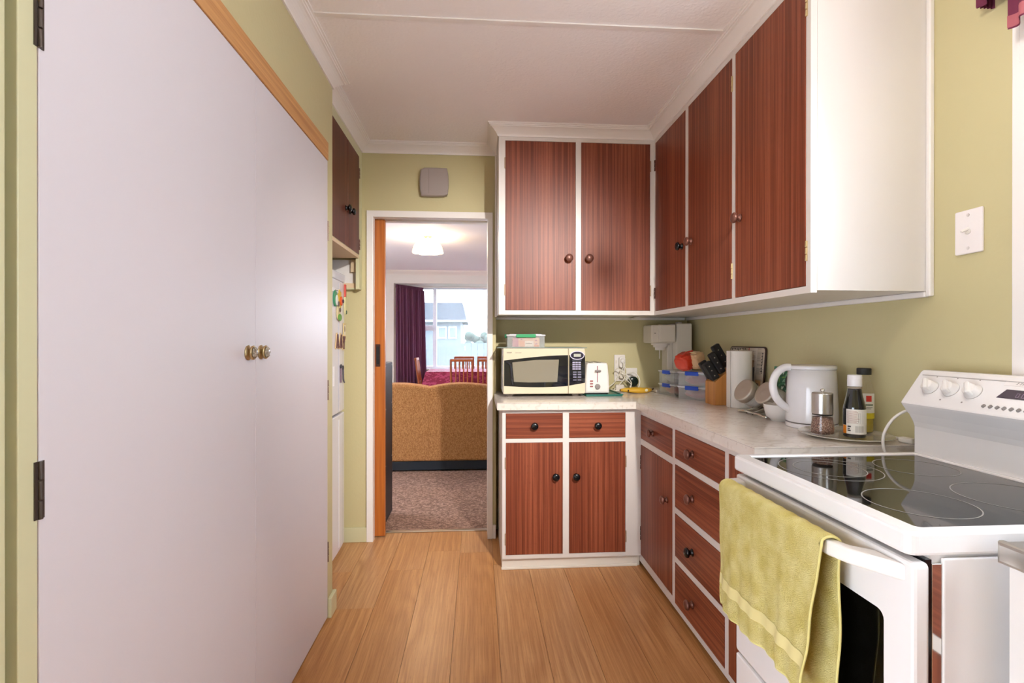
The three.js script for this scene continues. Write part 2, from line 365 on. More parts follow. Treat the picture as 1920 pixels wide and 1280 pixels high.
// ================================================================ FITTED CUPBOARDS
const KNOB = [[0, 0.030], [0.009, 0.0295], [0.0155, 0.0265], [0.0182, 0.022], [0.0175, 0.0175], [0.012, 0.014], [0.0085, 0.011], [0.0085, 0.006], [0.0125, 0.003], [0.014, 0], [0, 0]].reverse();
const knobGeo = (kind, plane, a, y, w = 0, s = 1) => { const g = lathe(KNOB.map(([r, h]) => [r * s, h * s]), 24); return aim(g, onFace(kind, plane, a, y, w), out[kind]); };
const hingeGeo = (kind, plane, a, y, h = 0.062, w = 0.0035) => merge(face(kind, plane, a - w, a + w, y - h / 2, y + h / 2, 0, 0.002),
  cyl(onFace(kind, plane, a, y - h / 2, 0.003), onFace(kind, plane, a, y - h / 6 - 0.002, 0.002), 0.0034, 0.0034, 10), cyl(onFace(kind, plane, a, y - h / 6 + 0.001, 0.003), onFace(kind, plane, a, y + h / 6 - 0.001, 0.002), 0.0034, 0.0034, 10), cyl(onFace(kind, plane, a, y + h / 6 + 0.002, 0.003), onFace(kind, plane, a, y + h / 2, 0.002), 0.0034, 0.0034, 10));
// one leaf or drawer front set into an opening of the frame, with its knob and hinges
function leaf(root, name, kind, plane, [a0, a1, y0, y1], wood, knob, hinges, label) {
  const g = 0.0016, f = part(root, name, face(kind, plane, a0 + g, a1 - g, y0 + g, y1 - g, -0.016, 0.0012, 0.0012, rr(0, 3), rr(0, 3)), wood, null, label);
  if (knob) part(root, 'knob', knobGeo(kind, plane, knob[0], knob[1], 0.0012, knob[3] ?? 1), knob[2], f);
  for (const [a, y, m, h] of hinges ?? []) part(root, 'hinge', hingeGeo(kind, plane, a, y, h), m, f);
  return f;
}
const frameFace = (root, kind, plane, outer, holes, material = M.white) => part(root, 'face_frame', outline(kind, plane, outer, 0.02, holes.map(([a0, a1, y0, y1]) => rect(a0, a1, y0, y1)), 0, -0.02), material);

// ---- wall cupboard on the far wall
{
  const t = thing('wall_cupboard', 'white framed wall cupboard with two dark red veneer doors, above the microwave', 'cupboard', 0.57, 1.39, 3.07);
  const holes = [[0.156, 0.561, 1.414, 2.379], [0.592, 0.997, 1.414, 2.379]];
  part(t, 'carcass', bx(0.119, 1.0, 1.396, CEIL, 2.866, 3.3), M.white);
  frameFace(t, 'F', 2.845, rect(0.119, 1.021, 1.389, CEIL), holes);
  leaf(t, 'door', 'F', 2.845, holes[0], M.wood, [0.519, 1.712, M.copper, 1.25], [[0.1545, 2.25, M.hingePale], [0.1545, 1.53, M.hingePale]]);
  leaf(t, 'door', 'F', 2.845, holes[1], M.wood, [0.636, 1.712, M.copper, 1.25], [[0.9985, 2.25, M.hingePale], [0.9985, 1.53, M.hingePale]]);
  part(t, 'scribe_strip', [bx(0.119, 1.02, 1.379, 1.396, 3.283, 3.3, 0.004), bx(0.107, 0.119, 1.389, 2.40, 3.13, 3.155, 0.003)], M.trim);
}
// ---- wall cupboards on the right wall
{
  const t = thing('wall_cupboard', 'white wall cupboard with three dark red doors along the right wall, above the kettle', 'cupboard', 1.2, 1.39, 2.1);
  const holes = [[2.407, 2.826, 1.411, 2.379], [1.953, 2.373, 1.411, 2.379], [1.497, 1.927, 1.411, 2.379]];
  part(t, 'carcass', bx(1.042, XR, 1.396, CEIL, 1.475, 3.3, 0.001), M.white);
  frameFace(t, 'R', 1.021, rect(1.475, 2.845, 1.389, CEIL), holes);
  leaf(t, 'door', 'R', 1.021, holes[0], M.wood, [2.446, 1.713, M.black, 1.15], [[2.83, 2.25, M.bronze], [2.83, 1.515, M.bronze]]);
  leaf(t, 'door', 'R', 1.021, holes[1], M.wood, [2.337, 1.716, M.copper, 1.15], [[1.951, 2.272, M.brass], [1.951, 1.52, M.brass]]);
  leaf(t, 'door', 'R', 1.021, holes[2], M.wood, [1.892, 1.72, M.copper, 1.15], [[1.493, 2.28, M.brass], [1.493, 1.52, M.brass]]);
  part(t, 'scribe_strip', [bx(XR - 0.016, XR, 1.379, CEIL, 1.459, 1.475, 0.004), bx(XR - 0.018, XR, 1.377, 1.396, 1.475, 3.28, 0.005), bx(1.02, XR - 0.02, 1.379, 1.396, 3.283, 3.3, 0.004)], M.trim);
}
// ---- base cupboard under the microwave
{
  const t = thing('base_cupboard', 'white base cupboard with two drawers over two doors, black knobs, under the microwave', 'cupboard', 0.5, 0, 2.95);
  const F = 2.70, o = [[0.151, 0.462, 0.711, 0.849], [0.496, 0.809, 0.711, 0.849], [0.151, 0.462, 0.083, 0.690], [0.496, 0.809, 0.083, 0.690]];
  part(t, 'carcass', bx(0.132, XR, 0.062, 0.868, F + 0.0215, 3.3), M.white);
  frameFace(t, 'F', F, rect(0.132, 0.895, 0.062, 0.87), o);
  part(t, 'kickboard', [bx(0.132, 0.894, 0, 0.062, F + 0.022, 3.28), bx(0.128, 0.88, 0, 0.012, F + 0.008, F + 0.022, 0.003)], M.plasticWarm);
  leaf(t, 'drawer', 'F', F, o[0], M.woodH, [0.306, 0.781, M.black, 1.1]);
  leaf(t, 'drawer', 'F', F, o[1], M.woodH, [0.652, 0.779, M.black, 1.1]);
  leaf(t, 'door', 'F', F, o[2], M.wood, [0.422, 0.505, M.black, 1.1], [[0.1495, 0.58, M.hingePale], [0.1495, 0.17, M.hingePale]]);
  leaf(t, 'door', 'F', F, o[3], M.wood, [0.534, 0.504, M.black, 1.1], [[0.8105, 0.58, M.hingePale], [0.8105, 0.17, M.hingePale]]);
}
// ---- base cupboard along the right wall
{
  const t = thing('base_cupboard', 'white base cupboard with a stack of four red drawers, beside the stove', 'cupboard', 1.15, 0, 2.1);
  const F = 0.895, o = [[2.252, 2.699, 0.704, 0.836], [2.252, 2.699, 0.067, 0.672], [1.76, 2.221, 0.708, 0.839], [1.76, 2.221, 0.487, 0.682], [1.76, 2.221, 0.264, 0.459], [1.76, 2.221, 0.05, 0.238], [1.53, 1.733, 0.05, 0.839]];
  part(t, 'carcass', bx(F + 0.021, XR, 0.03, 0.868, 1.51, 2.72), M.white);
  frameFace(t, 'R', F, rect(1.51, 2.72, 0.026, 0.87), o);
  part(t, 'kickboard', bx(F + 0.05, F + 0.07, 0, 0.03, 1.51, 2.72), M.dark);
  leaf(t, 'drawer', 'R', F, o[0], M.woodH, [2.51, 0.767, M.copper, 1.1]);
  leaf(t, 'door', 'R', F, o[1], M.wood, [2.319, 0.487, M.copper, 1.1], [[2.703, 0.575, M.bronze, 0.075], [2.703, 0.185, M.bronze, 0.075]]);
  leaf(t, 'drawer', 'R', F, o[2], M.woodH, [2.035, 0.767, M.copper, 1.15]);
  leaf(t, 'drawer', 'R', F, o[3], M.woodH, [2.035, 0.579, M.copper, 1.15]);
  leaf(t, 'drawer', 'R', F, o[4], M.woodH, [2.035, 0.357, M.black, 1.15]);
  leaf(t, 'drawer', 'R', F, o[5], M.woodH, [2.035, 0.139, M.copper, 1.15]);
  leaf(t, 'door', 'R', F, o[6], M.wood, [1.706, 0.582, M.copper, 1.0]);
}
// ---- L-shaped worktop with its edge strips
{
  const t = thing('worktop', 'cream marbled laminate worktop that turns the corner under the microwave and the kettle', 'worktop', 0.9, 0.87, 2.6);
  const Lp = [[0.103, 2.667], [0.857, 2.667], [0.857, 1.50], [XR, 1.50], [XR, DN], [0.103, DN]];
  const s = new THREE.Shape(Lp.map(([x, d]) => new THREE.Vector2(x, d)));
  const top = new THREE.ExtrudeGeometry(s, { depth: 0.004, bevelEnabled: false }); top.rotateX(-Math.PI / 2); top.translate(0, 0.906, 0);
  part(t, 'top', metric(flat(top)), M.laminate);
  part(t, 'edge_strip', [bx(0.1035, 0.8575, 0.8705, 0.9055, 2.668, 2.69), bx(0.8575, 0.88, 0.8705, 0.9055, 1.501, 2.69), bx(0.88, XR - 0.001, 0.8705, 0.9055, 1.501, 1.52), bx(0.1035, 0.13, 0.8705, 0.9055, 2.69, DN - 0.001), bx(0.13, 0.88, 0.871, 0.9055, 2.9, DN - 0.001), bx(0.88, XR - 0.001, 0.871, 0.9055, 1.52, DN - 0.001)], M.laminate);
  part(t, 'edge_seam', [bx(0.1032, 0.8572, 0.9055, 0.9062, 2.6665, 2.668), bx(0.8565, 0.858, 0.9055, 0.9062, 1.5, 2.667), bx(0.857, XR - 0.001, 0.9055, 0.9062, 1.4995, 1.501)], M.grey);
}
// ---- pantry cupboard in the left wall
{
  const t = thing('pantry_cupboard', 'tall built-in pantry with two plain white doors and a bare timber head board', 'cupboard', XL, 0, 1.55);
  part(t, 'head_board', bx(XL - 0.068, XL + 0.004, 2.043, 2.1215, 0.812, 2.288, 0.002), M.pine, null, 'bare orange timber board');
  part(t, 'door_frame', [bx(XL - 0.068, XL, 0, 2.12, 0.777, 0.8105, 0.002), bx(XL - 0.068, XL - 0.03, 0, 2.12, 0.762, 0.777), bx(XL - 0.066, XL - 0.003, 0, 2.12, 0.70, 0.763, 0.004)], M.green, null, 'pale green painted frame');
  const da = part(t, 'door', bx(XL - 0.034, XL, 0.008, 2.042, 0.8125, 1.5595, 0.0015), M.pantry), db = part(t, 'door', bx(XL - 0.034, XL, 0.008, 2.042, 1.5615, 2.2870, 0.0015), M.pantry);
  const gl = Ph('#e9dcc8', 0.05, { transmission: 0.6, thickness: 0.02, ior: 1.5 });
  for (const [d, parent] of [[1.508, da], [1.594, db]]) {
    const at = P(XL, 1.205, d);
    const k = part(t, 'knob', aim(lathe([[0, 0], [0.021, 0], [0.022, 0.003], [0.012, 0.007], [0.007, 0.009], [0.008, 0.011], [0.014, 0.0125], [0.0205, 0.014], [0.0212, 0.017], [0.019, 0.0195], [0, 0.0195]], 24), at, out.L), M.brass, parent);
    part(t, 'knob_face', merge(aim(lathe([[0, 0.0195], [0.018, 0.0195], [0.0165, 0.0225], [0.009, 0.025], [0, 0.0255]], 10), at, out.L), ...[0, 1, 2, 3, 4, 5].map((i) => ball(at.clone().add(new THREE.Vector3(0.0225, 0.011 * Math.sin(i * 1.047), 0.011 * Math.cos(i * 1.047))), 0.004, 0.004, 0.004, 8, 6))), gl, k, 'faceted glass face');
  }
  for (const [d, y, p] of [[2.288, 1.73, db], [2.288, 1.02, db], [2.288, 0.298, db], [0.8115, 1.73, da], [0.8115, 1.012, da], [0.8115, 0.25, da]]) part(t, 'hinge', hingeGeo('L', XL, d, y, 0.088, d < 1 ? 0.0085 : 0.0035), d < 1 ? M.hingeDark : M.hinge, p);
  part(t, 'door_stop', bx(XL - 0.05, XL - 0.004, 0, 2.042, 0.8106, 0.8124), M.pine);
}
// ---- cupboard above the fridge
{
  const t = thing('overhead_cupboard', 'dim brown two-door cupboard in a pale green frame, above the fridge', 'cupboard', XA, 1.56, 2.75);
  const h = [[2.40, 2.818, 1.757, 2.352], [2.82, 3.083, 1.757, 2.352]];
  part(t, 'face_frame', [outline('L', XA, [[2.362, 1.757], [2.362, 2.405], [3.154, 2.405], [3.154, 1.553], [3.085, 1.553], [3.085, 1.757]], 0.02, [rect(2.40, 3.084, 1.7585, 2.352)], 0, -0.02), bx(-1.1, XA - 0.02, 1.553, 1.564, 3.12, 3.154)], M.green);
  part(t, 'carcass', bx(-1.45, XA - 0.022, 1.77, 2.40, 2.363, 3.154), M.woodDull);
  part(t, 'bottom_board', bx(-1.45, XA - 0.002, 1.738, 1.7565, 2.363, 3.084), M.ply, null, 'bare plywood underside');
  part(t, 'backing_panel', bx(-1.45, XA - 0.03, 1.592, 1.737, 3.148, 3.154), M.whiteWall, null, 'unpainted white backing panel');
  part(t, 'batten', [bx(-1.1, XA - 0.028, 1.564, 1.592, 3.125, 3.154), bx(XA - 0.06, XA - 0.028, 1.66, 1.737, 3.125, 3.148)], M.ply, null, 'bare timber batten');
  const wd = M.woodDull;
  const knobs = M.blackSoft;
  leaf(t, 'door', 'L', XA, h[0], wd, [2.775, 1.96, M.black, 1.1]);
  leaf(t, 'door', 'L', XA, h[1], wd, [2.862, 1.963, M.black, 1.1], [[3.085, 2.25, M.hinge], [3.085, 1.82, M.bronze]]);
}
// ---- sink bench nearer than the stove
{
  const t = thing('sink_bench', 'sink bench with a stainless steel top, to the right of the stove', 'bench', 1.15, 0, 0.1);
  const F = 0.9, o = [[-0.55, -0.05, 0.66, 0.83], [-0.02, 0.30, 0.66, 0.83], [0.33, 0.76, 0.66, 0.83], [-0.55, -0.05, 0.08, 0.63], [-0.02, 0.30, 0.08, 0.63], [0.33, 0.76, 0.08, 0.63]];
  part(t, 'carcass', bx(F + 0.021, XR, 0.05, 0.86, -0.9, 0.79), M.white);
  frameFace(t, 'R', F, rect(-0.9, 0.79, 0.03, 0.862), o);
  part(t, 'kickboard', bx(F + 0.05, F + 0.07, 0, 0.05, -0.9, 0.79), M.dark);
  o.forEach((q, i) => leaf(t, i < 3 ? 'drawer' : 'door', 'R', F, q, i < 3 ? M.woodH : M.wood, [(q[0] + q[1]) / 2, i < 3 ? 0.75 : 0.5, M.copper, 1.1]));
  part(t, 'steel_top', outline('R', 0.878, rect(-0.9, 0.793, 0.864, 0.902), 0.02, [], 0.006, -0.02).translate(0, 0, 0), M.steel);
  part(t, 'steel_sheet', bx(0.896, XR, 0.890, 0.9, -0.9, 0.79), M.steel);
}

// ================================================================ STOVE AND TOWEL
{
  const t = thing('stove', 'white freestanding electric stove with black glass hob and raised control panel', 'stove', 1.05, 0, 1.12);
  const D0 = 0.818, D1 = 1.422, X0 = 0.745, XB = 1.39;
  part(t, 'body', bx(0.7925, XB, 0.03, 0.866, D0 + 0.013, D1 - 0.006, 0.004), M.enamel);
  part(t, 'plinth', bx(0.85, 1.3, 0, 0.03, D0 + 0.06, D1 - 0.06), M.dark);
  // a strip of polished metal down the near side, in which the bench cupboards are mirrored
  part(t, 'side_strip', [bx(0.793, 0.8110, 0.06, 0.850, D0 + 0.006, D0 + 0.0125, 0.0008)], M.chrome, null, 'polished metal strip down the side');
  part(t, 'side_panel', bx(0.8125, XB, 0.05, 0.86, D0 + 0.004, D0 + 0.012, 0.004), M.enamel);
  part(t, 'hob_frame', (() => { const g = outline('F', 0, roundRect(X0, XB, D0, D1, 0.018), 0.042, [roundRect(0.788, 1.293, 0.848, 1.400, 0.006)], 0.006); g.rotateX(-Math.PI / 2); g.translate(0, 0.866, 0); return metric(g); })(), M.enamel);
  part(t, 'hob_glass', bx(0.786, 1.295, 0.893, 0.9035, 0.846, 1.402), M.hob, null, 'black glass hob');
  const ring = (x, d, r) => part(t, 'ring_mark', aim(lathe([[r - 0.0012, 0.0002], [r - 0.0012, 0.0005], [r + 0.0012, 0.0005], [r + 0.0012, 0.0002], [r - 0.0012, 0.0002]], 64), P(x, 0.9035, d), UP), M.ring);
  ring(0.918, 0.985, 0.098); ring(0.925, 1.262, 0.118); ring(0.925, 1.262, 0.083); ring(1.165, 1.262, 0.092); ring(1.165, 1.0, 0.115);
  // raised back with the sloping console
  const prof = [[1.307, 0.900], [1.307, 0.985], [1.302, 1.000], [1.289, 1.024], [1.270, 1.050], [1.2665, 1.056], [1.268, 1.060], [1.331, 1.148], [1.338, 1.153], [1.348, 1.154], [1.386, 1.15], [1.39, 1.14], [1.39, 0.900]];
  const con = (pr, d0, d1) => { const s = new THREE.Shape(pr.map(([x, y]) => new THREE.Vector2(x, y))); const g = new THREE.ExtrudeGeometry(s, { depth: d1 - d0 - 0.006, bevelEnabled: true, bevelSize: 0.003, bevelOffset: -0.003, bevelThickness: 0.003, bevelSegments: 2 }); g.translate(0, 0, -d1 + 0.003); return metric(flat(g)); };
  part(t, 'back_panel', con(prof.slice(0, 4).concat([[1.39, 1.024], [1.39, 0.9]]), D0 + 0.002, D1 - 0.003), M.enamel);
  const console_ = part(t, 'console', con(prof.slice(3, 12).concat([[1.39, 1.025]]), D0, D1), M.enamel);
  // points on the slope: s from the lower edge (0) to the upper (1)
  const nrm = new THREE.Vector3(-0.088, 0.063, 0).normalize();
  const slope = (d, s, w = 0) => P(1.268 + 0.063 * s, 1.060 + 0.088 * s, d).addScaledVector(nrm, w);
  const onSlope = (g, d, s) => { // g built in the plane: x along -d, y up the slope, z out of it
    const m = new THREE.Matrix4().makeBasis(new THREE.Vector3(0, 0, 1), new THREE.Vector3(0.063, 0.088, 0).normalize(), nrm); m.setPosition(slope(d, s)); return g.applyMatrix4(m);
  };
  part(t, 'console_ridge', onSlope(bx(-0.288, 0.288, -0.0012, 0.0012, -0.0012, 0), 1.12, 0.90), M.greyLight, console_);
  for (const [d, s, a] of [[1.357, 0.52, 0.55], [1.295, 0.52, 0.55], [1.233, 0.52, 0.55]]) {
    const kb = part(t, 'control_knob', onSlope(lathe([[0, 0.019], [0.014, 0.019], [0.0165, 0.017], [0.018, 0.006], [0.0215, 0.003], [0.022, 0], [0, 0]].reverse(), 28).rotateX(Math.PI / 2), d, s), M.plastic, console_);
    part(t, 'grip', onSlope((() => { const g = new RoundedBoxGeometry(0.013, 0.038, 0.02, 3, 0.005); g.translate(0, 0, 0.017); g.rotateZ(a); return metric(flat(g)); })(), d, s), M.plastic, kb);
    part(t, 'mark', onSlope(bx(-0.0014, 0.0014, -0.0014, 0.0014, -0.0004, 0), d + 0.002, 0.93 - 0.06), M.grey, console_);
    if (d < 1.33) part(t, 'mark', onSlope(bx(-0.002, 0.002, -0.002, 0.002, -0.0004, 0), d + 0.012, 0.2), M.grey, console_);
  }
  // display with a slanted end, its digits, and the row of buttons
  {
    const s = new THREE.Shape([[-0.075, -0.013], [0.10, -0.013], [0.10, 0.013], [-0.062, 0.013]].map(([x, y]) => new THREE.Vector2(x, y)));
    const g = new THREE.ExtrudeGeometry(s, { depth: 0.0008, bevelEnabled: false }); g.translate(0, 0, 0.0001);
    const disp = part(t, 'display', onSlope(metric(flat(g)), 1.095, 0.56), S('#3c2a38', 0.12), console_);
    const seg = (x) => [bx(x, x + 0.0013, -0.006, 0.006, -0.0012, -0.0009), bx(x + 0.006, x + 0.0073, -0.006, 0.006, -0.0012, -0.0009), bx(x, x + 0.0073, 0.005, 0.006, -0.0012, -0.0009), bx(x, x + 0.0073, -0.006, -0.005, -0.0012, -0.0009)];
    part(t, 'digits', onSlope(merge(seg(-0.033), seg(-0.020), seg(-0.003), seg(0.010)), 1.095, 0.54), S('#8b7488', 0.5), disp);
    const txt = canvasTex(512, 128, (c, w, h) => { c.fillStyle = '#ece5e0'; c.fillRect(0, 0, w, h); c.fillStyle = '#6f6660'; c.font = 'italic 84px serif'; c.textAlign = 'left'; c.textBaseline = 'middle'; c.fillText('Fisher', 150, 64); });
    const lb = new THREE.BoxGeometry(0.088, 0.0165, 0.0004).toNonIndexed(); lb.translate(0, 0, 0.0003);
    part(t, 'lettering', onSlope(flat(lb), 1.127, 0.86), S('#ffffff', 0.35, { map: txt }), console_);
  }
  for (let i = 0; i < 8; i++) part(t, 'button', onSlope((() => { const g = new RoundedBoxGeometry(0.0065, 0.010, 0.007, 2, 0.0028); g.translate(0, 0, 0.002); g.rotateZ(-0.5); return metric(flat(g)); })(), 1.184 - 0.0165 * i, 0.17), M.grey, console_);
  // oven door, window, handle, drawer
  const door = part(t, 'oven_door', [outline('R', 0.75, roundRect(D0 - 0.004, 1.412, 0.345, 0.856, 0.01), 0.03, [roundRect(0.872, 1.388, 0.437, 0.746, 0.022)], 0.006, -0.03)], M.enamel);
  part(t, 'oven_window', bx(0.757, 0.766, 0.43, 0.752, 0.866, 1.394), Ph('#040405', 0.05, { specularIntensity: 0.6 }), door, 'black glass window');
  part(t, 'door_seal', bx(0.7798, 0.792, 0.34, 0.858, D0 + 0.006, 1.416), M.black, null, 'black rubber seal');
  {
    const pl = [[0.750, 1.398], [0.722, 1.394], [0.694, 1.378], [0.687, 1.34], [0.684, 1.1], [0.688, 0.945], [0.702, 0.900], [0.750, 0.832], [0.750, 0.895], [0.718, 0.922], [0.709, 0.95], [0.706, 1.1], [0.708, 1.335], [0.720, 1.352], [0.750, 1.356]];
    const s = new THREE.Shape(pl.map(([x, d]) => new THREE.Vector2(x, d)));
    const g = new THREE.ExtrudeGeometry(s, { depth: 0.020, bevelEnabled: true, bevelSize: 0.005, bevelOffset: -0.005, bevelThickness: 0.005, bevelSegments: 3 });
    g.rotateX(-Math.PI / 2); g.translate(0, 0.822, 0);
    part(t, 'handle', metric(flat(g)), M.plastic, door);
  }
  part(t, 'drawer', outline('R', 0.75, roundRect(D0, 1.412, 0.05, 0.338, 0.008), 0.03, [], 0.006, -0.03), M.enamel);
}
{
  // towel: one sheet from the front hem over the handle bar to the back hem
  const L0 = 0.325, over = 0.052, L1 = 0.36, TL = L0 + over + L1;
  const f = (u, v, off) => {
    const s = v * TL; let x, y, d, ox, oy;
    const wob = 0.004 * Math.sin(u * 21 + 1.3) + 0.003 * Math.sin(u * 47 + v * 5);
    const cx = 0.695, cy = 0.838, r = 0.0215 + off;
    if (s < L0) { const k = (L0 - s) / L0; x = cx - r - 0.006 * k + wob * k + 0.006 * k * Math.sin(u * 9 + 2); y = cy - (L0 - s); d = 1.352 - u * (0.412 - 0.045 * k) + 0.005 * k * Math.sin(v * 30); if (k > 0.97) x += 0.001; }
    else if (s < L0 + over) { const a = Math.PI * (s - L0) / over; x = cx - r * Math.cos(a); y = cy + 0.75 * r * Math.sin(a) + 0.001 * Math.sin(u * 60); d = 1.352 - u * 0.408; }
    else { const k = (s - L0 - over) / L1; x = cx + r + 0.002 * k + 0.3 * wob * k; y = cy - k * L1 + 0.018 * k * Math.sin(u * 7 + 0.6); d = 1.345 - u * (0.40 - 0.012 * k) + 0.004 * Math.sin(k * 9); if (y < 0.84 && x > 0.742) x = 0.742; }
    const q = P(x, y, d); q.u = u * 0.45; q.v = s; return q;
  };
  const outer = grid(60, 110, (u, v) => f(u, v, 0.003)), inner = grid(60, 110, (u, v) => f(u, v, -0.002));
  const hem = (v) => tube(Array.from({ length: 30 }, (_, i) => f(i / 29, v, 0.0005)), 0.0032, 60, 6);
  const side = (u) => tube(Array.from({ length: 60 }, (_, i) => f(u, i / 59, 0.0005)), 0.0028, 120, 6);
  const t = thing('towel', 'yellow terry hand towel folded over the oven door handle', 'towel', 0.695, 0.5, 1.15);
  const sheet = part(t, 'cloth', [outer, inner], M.towel);
  part(t, 'hem', [hem(0), hem(1), side(0), side(1)], S('#dccf86', 0.95), sheet);
  part(t, 'woven_band', grid(60, 6, (u, v) => { const q = f(u, (0.055 + 0.03 * v) / TL, 0.0042); return q; }), S('#dccd8e', 0.9), sheet, 'flat woven band above the hem');
}

// ================================================================ THINGS ON THE WORKTOP
const WT = 0.91;
// ---- microwave
{
  const t = thing('microwave', 'cream microwave oven with a dark curved window and oval display, on the worktop', 'microwave', 0.39, WT, 3.1);
  part(t, 'case', bx(0.149, 0.637, 0.928, 1.196, 2.952, 3.268, 0.006), M.plastic);
  for (const x of [0.19, 0.585]) for (const d of [2.985, 3.235]) part(t, 'foot', lathe([[0, 0], [0.02, 0], [0.022, 0.004], [0.022, 0.02], [0, 0.02]], 20).translate(x, WT, -d), M.grey);
  const cream = S('#ddd0b4', 0.28);
  const door = part(t, 'door', outline('F', 2.952, rect(0.150, 0.534, 0.928, 1.195), 0.02, [], 0.004), cream);
  const panel = part(t, 'control_panel', outline('F', 2.952, [[0.536, 0.928], [0.63, 0.928], [0.636, 0.934], [0.636, 1.178], [0.631, 1.190], [0.619, 1.195], [0.536, 1.195]], 0.02, [], 0.004), cream);
  const F = 2.932, top = (x) => 1.125 + 0.031 * Math.sin(Math.PI / 2 * clamp((x - 0.152) / 0.40)), bot = (x) => 0.976 - 0.0085 * Math.sin(Math.PI * clamp((x - 0.152) / 0.42)) + (x > 0.5 ? 0.42 * (x - 0.5) ** 1.6 : 0);
  const band = (a, b, n = 24) => [...Array.from({ length: n + 1 }, (_, i) => { const x = a + (b - a) * i / n; return [x, bot(x)]; }), ...Array.from({ length: n + 1 }, (_, i) => { const x = b - (b - a) * i / n; return [x, top(x)]; })];
  const navy = Ph('#0d121d', 0.06, { clearcoat: 1 });
  const glass = part(t, 'window', outline('F', F, band(0.154, 0.532), 0.002), navy, door, 'dark glass window');
  part(t, 'window_screen', outline('F', F - 0.002, [[0.212, 1.0], [0.30, 0.996], [0.468, 0.998], [0.478, 1.13], [0.34, 1.128], [0.202, 1.114]], 0.0008), Ph('#8d8676', 0.12, { clearcoat: 0.8 }), glass);
  part(t, 'handle', tube([P(0.168, 1.118, F), P(0.190, 1.10, F - 0.012), P(0.197, 1.05, F - 0.016), P(0.198, 1.02, F - 0.015), P(0.206, 0.985, F - 0.004)], 0.007, 40, 8), navy, door, 'dark curved handle');
  const face2 = part(t, 'keypad', outline('F', F, band(0.539, 0.634), 0.0018), navy, panel);
  const ov = (rx, ry, w0, w1) => outline('F', F, Array.from({ length: 40 }, (_, i) => [0.587 + rx * Math.cos(i / 20 * Math.PI), 1.155 + ry * Math.sin(i / 20 * Math.PI)]), w1 - w0, [], 0, w0);
  part(t, 'display_rim', ov(0.043, 0.026, 0.001, 0.0032), S('#d9d3e4', 0.3), panel);
  const dk = part(t, 'display_surround', ov(0.0385, 0.0215, 0.002, 0.0042), S('#2b2638', 0.2), panel);
  part(t, 'display', face('F', F, 0.566, 0.608, 1.1465, 1.1635, 0.0035, 0.005), S('#b9bcae', 0.3), dk);
  const btn = S('#a9a4bd', 0.4), btn2 = S('#77758a', 0.4);
  for (let r = 0; r < 4; r++) for (let c = 0; c < 3; c++) part(t, 'button', face('F', F, 0.5585 + c * 0.0175, 0.5735 + c * 0.0175, 1.1075 - r * 0.0125, 1.1165 - r * 0.0125, 0.0016, 0.0030, 0.0006), btn, face2);
  for (const x of [0.562, 0.590]) for (const [y, h] of [[1.052, 0.007], [1.037, 0.009], [1.022, 0.009], [1.006, 0.006]]) part(t, 'button', face('F', F, x, x + 0.021, y, y + h, 0.0016, 0.0026, 0.0006), btn2, face2);
  part(t, 'button', face('F', F, 0.556, 0.614, 1.122, 1.131, 0.0016, 0.0024, 0.0006), S('#2a2b3a', 0.4), face2);
  const tx = canvasTex(512, 64, (c, w, h) => { c.fillStyle = '#ddd0b4'; c.fillRect(0, 0, w, h); c.fillStyle = '#5e574c'; c.textBaseline = 'middle'; c.font = 'bold 44px sans-serif'; c.fillText('SHARP', 20, 32); c.font = 'italic 40px serif'; c.fillText('Carousel', 240, 32); });
  part(t, 'lettering', printed('F', F, 0.165, 0.278, 1.164, 1.178, 0.0001, 0.0006), S('#ffffff', 0.3, { map: tx }), door);
}
single('mat', [bx(0.118, 0.652, 1.1965, 1.2015, 2.955, 3.262, 0.002)], S('#8b968a', 0.6), 'thin grey green mat lying on top of the microwave', 'mat', [0.385, 1.1965, 3.1]);
// ---- clip-top food boxes
function foodBox(name, label, x, y, d, w, h, l, turn, clipMat, inside, sides, group) {
  const t = thing(name, label, 'container', 0, 0, 0, group);
  const b = (x0, x1, y0, y1, z0, z1, r) => bx(x0, x1, y0, y1, z0, z1, r);
  const th = 0.0025, W = w / 2, Lh = l / 2;
  part(t, 'tub', [b(-W + 0.008, W - 0.008, 0.001, 0.0035, -Lh + 0.008, Lh - 0.008, 0), b(-W + 0.006, W - 0.006, 0, h - 0.014, -Lh + 0.006, -Lh + 0.006 + th, 0), b(-W + 0.006, W - 0.006, 0, h - 0.014, Lh - 0.006 - th, Lh - 0.006, 0), b(-W + 0.006, -W + 0.006 + th, 0, h - 0.014, -Lh + 0.0085, Lh - 0.0085, 0), b(W - 0.006 - th, W - 0.006, 0, h - 0.014, -Lh + 0.0085, Lh - 0.0085, 0)], M.clear, null, 'clear plastic tub');
  const lid = part(t, 'lid', [b(-W, W, h - 0.014, h - 0.003, -Lh, Lh, 0.005), b(-W + 0.02, W - 0.02, h - 0.004, h, -Lh + 0.02, Lh - 0.02, 0.002)], Ph('#eeeef2', 0.25, { transmission: 0.35, thickness: 0 }), null, 'frosted clear lid');
  for (const [sx, sz] of sides) part(t, 'clip', sz ? b(-W * 0.5, W * 0.5, h - 0.022, h - 0.001, sz > 0 ? Lh - 0.006 : -Lh - 0.004, sz > 0 ? Lh + 0.004 : -Lh + 0.006, 0.004) : b(sx > 0 ? W - 0.006 : -W - 0.004, sx > 0 ? W + 0.004 : -W + 0.006, h - 0.024, h - 0.001, -Lh * 0.45, Lh * 0.45, 0.004), clipMat, lid);
  inside?.(t, W, Lh, h);
  t.position.copy(P(x, y, d)); t.rotation.y = turn;
  return t;
}
const blueClip = S('#1f4fc4', 0.35), greenClip = S('#1f9a5c', 0.4);
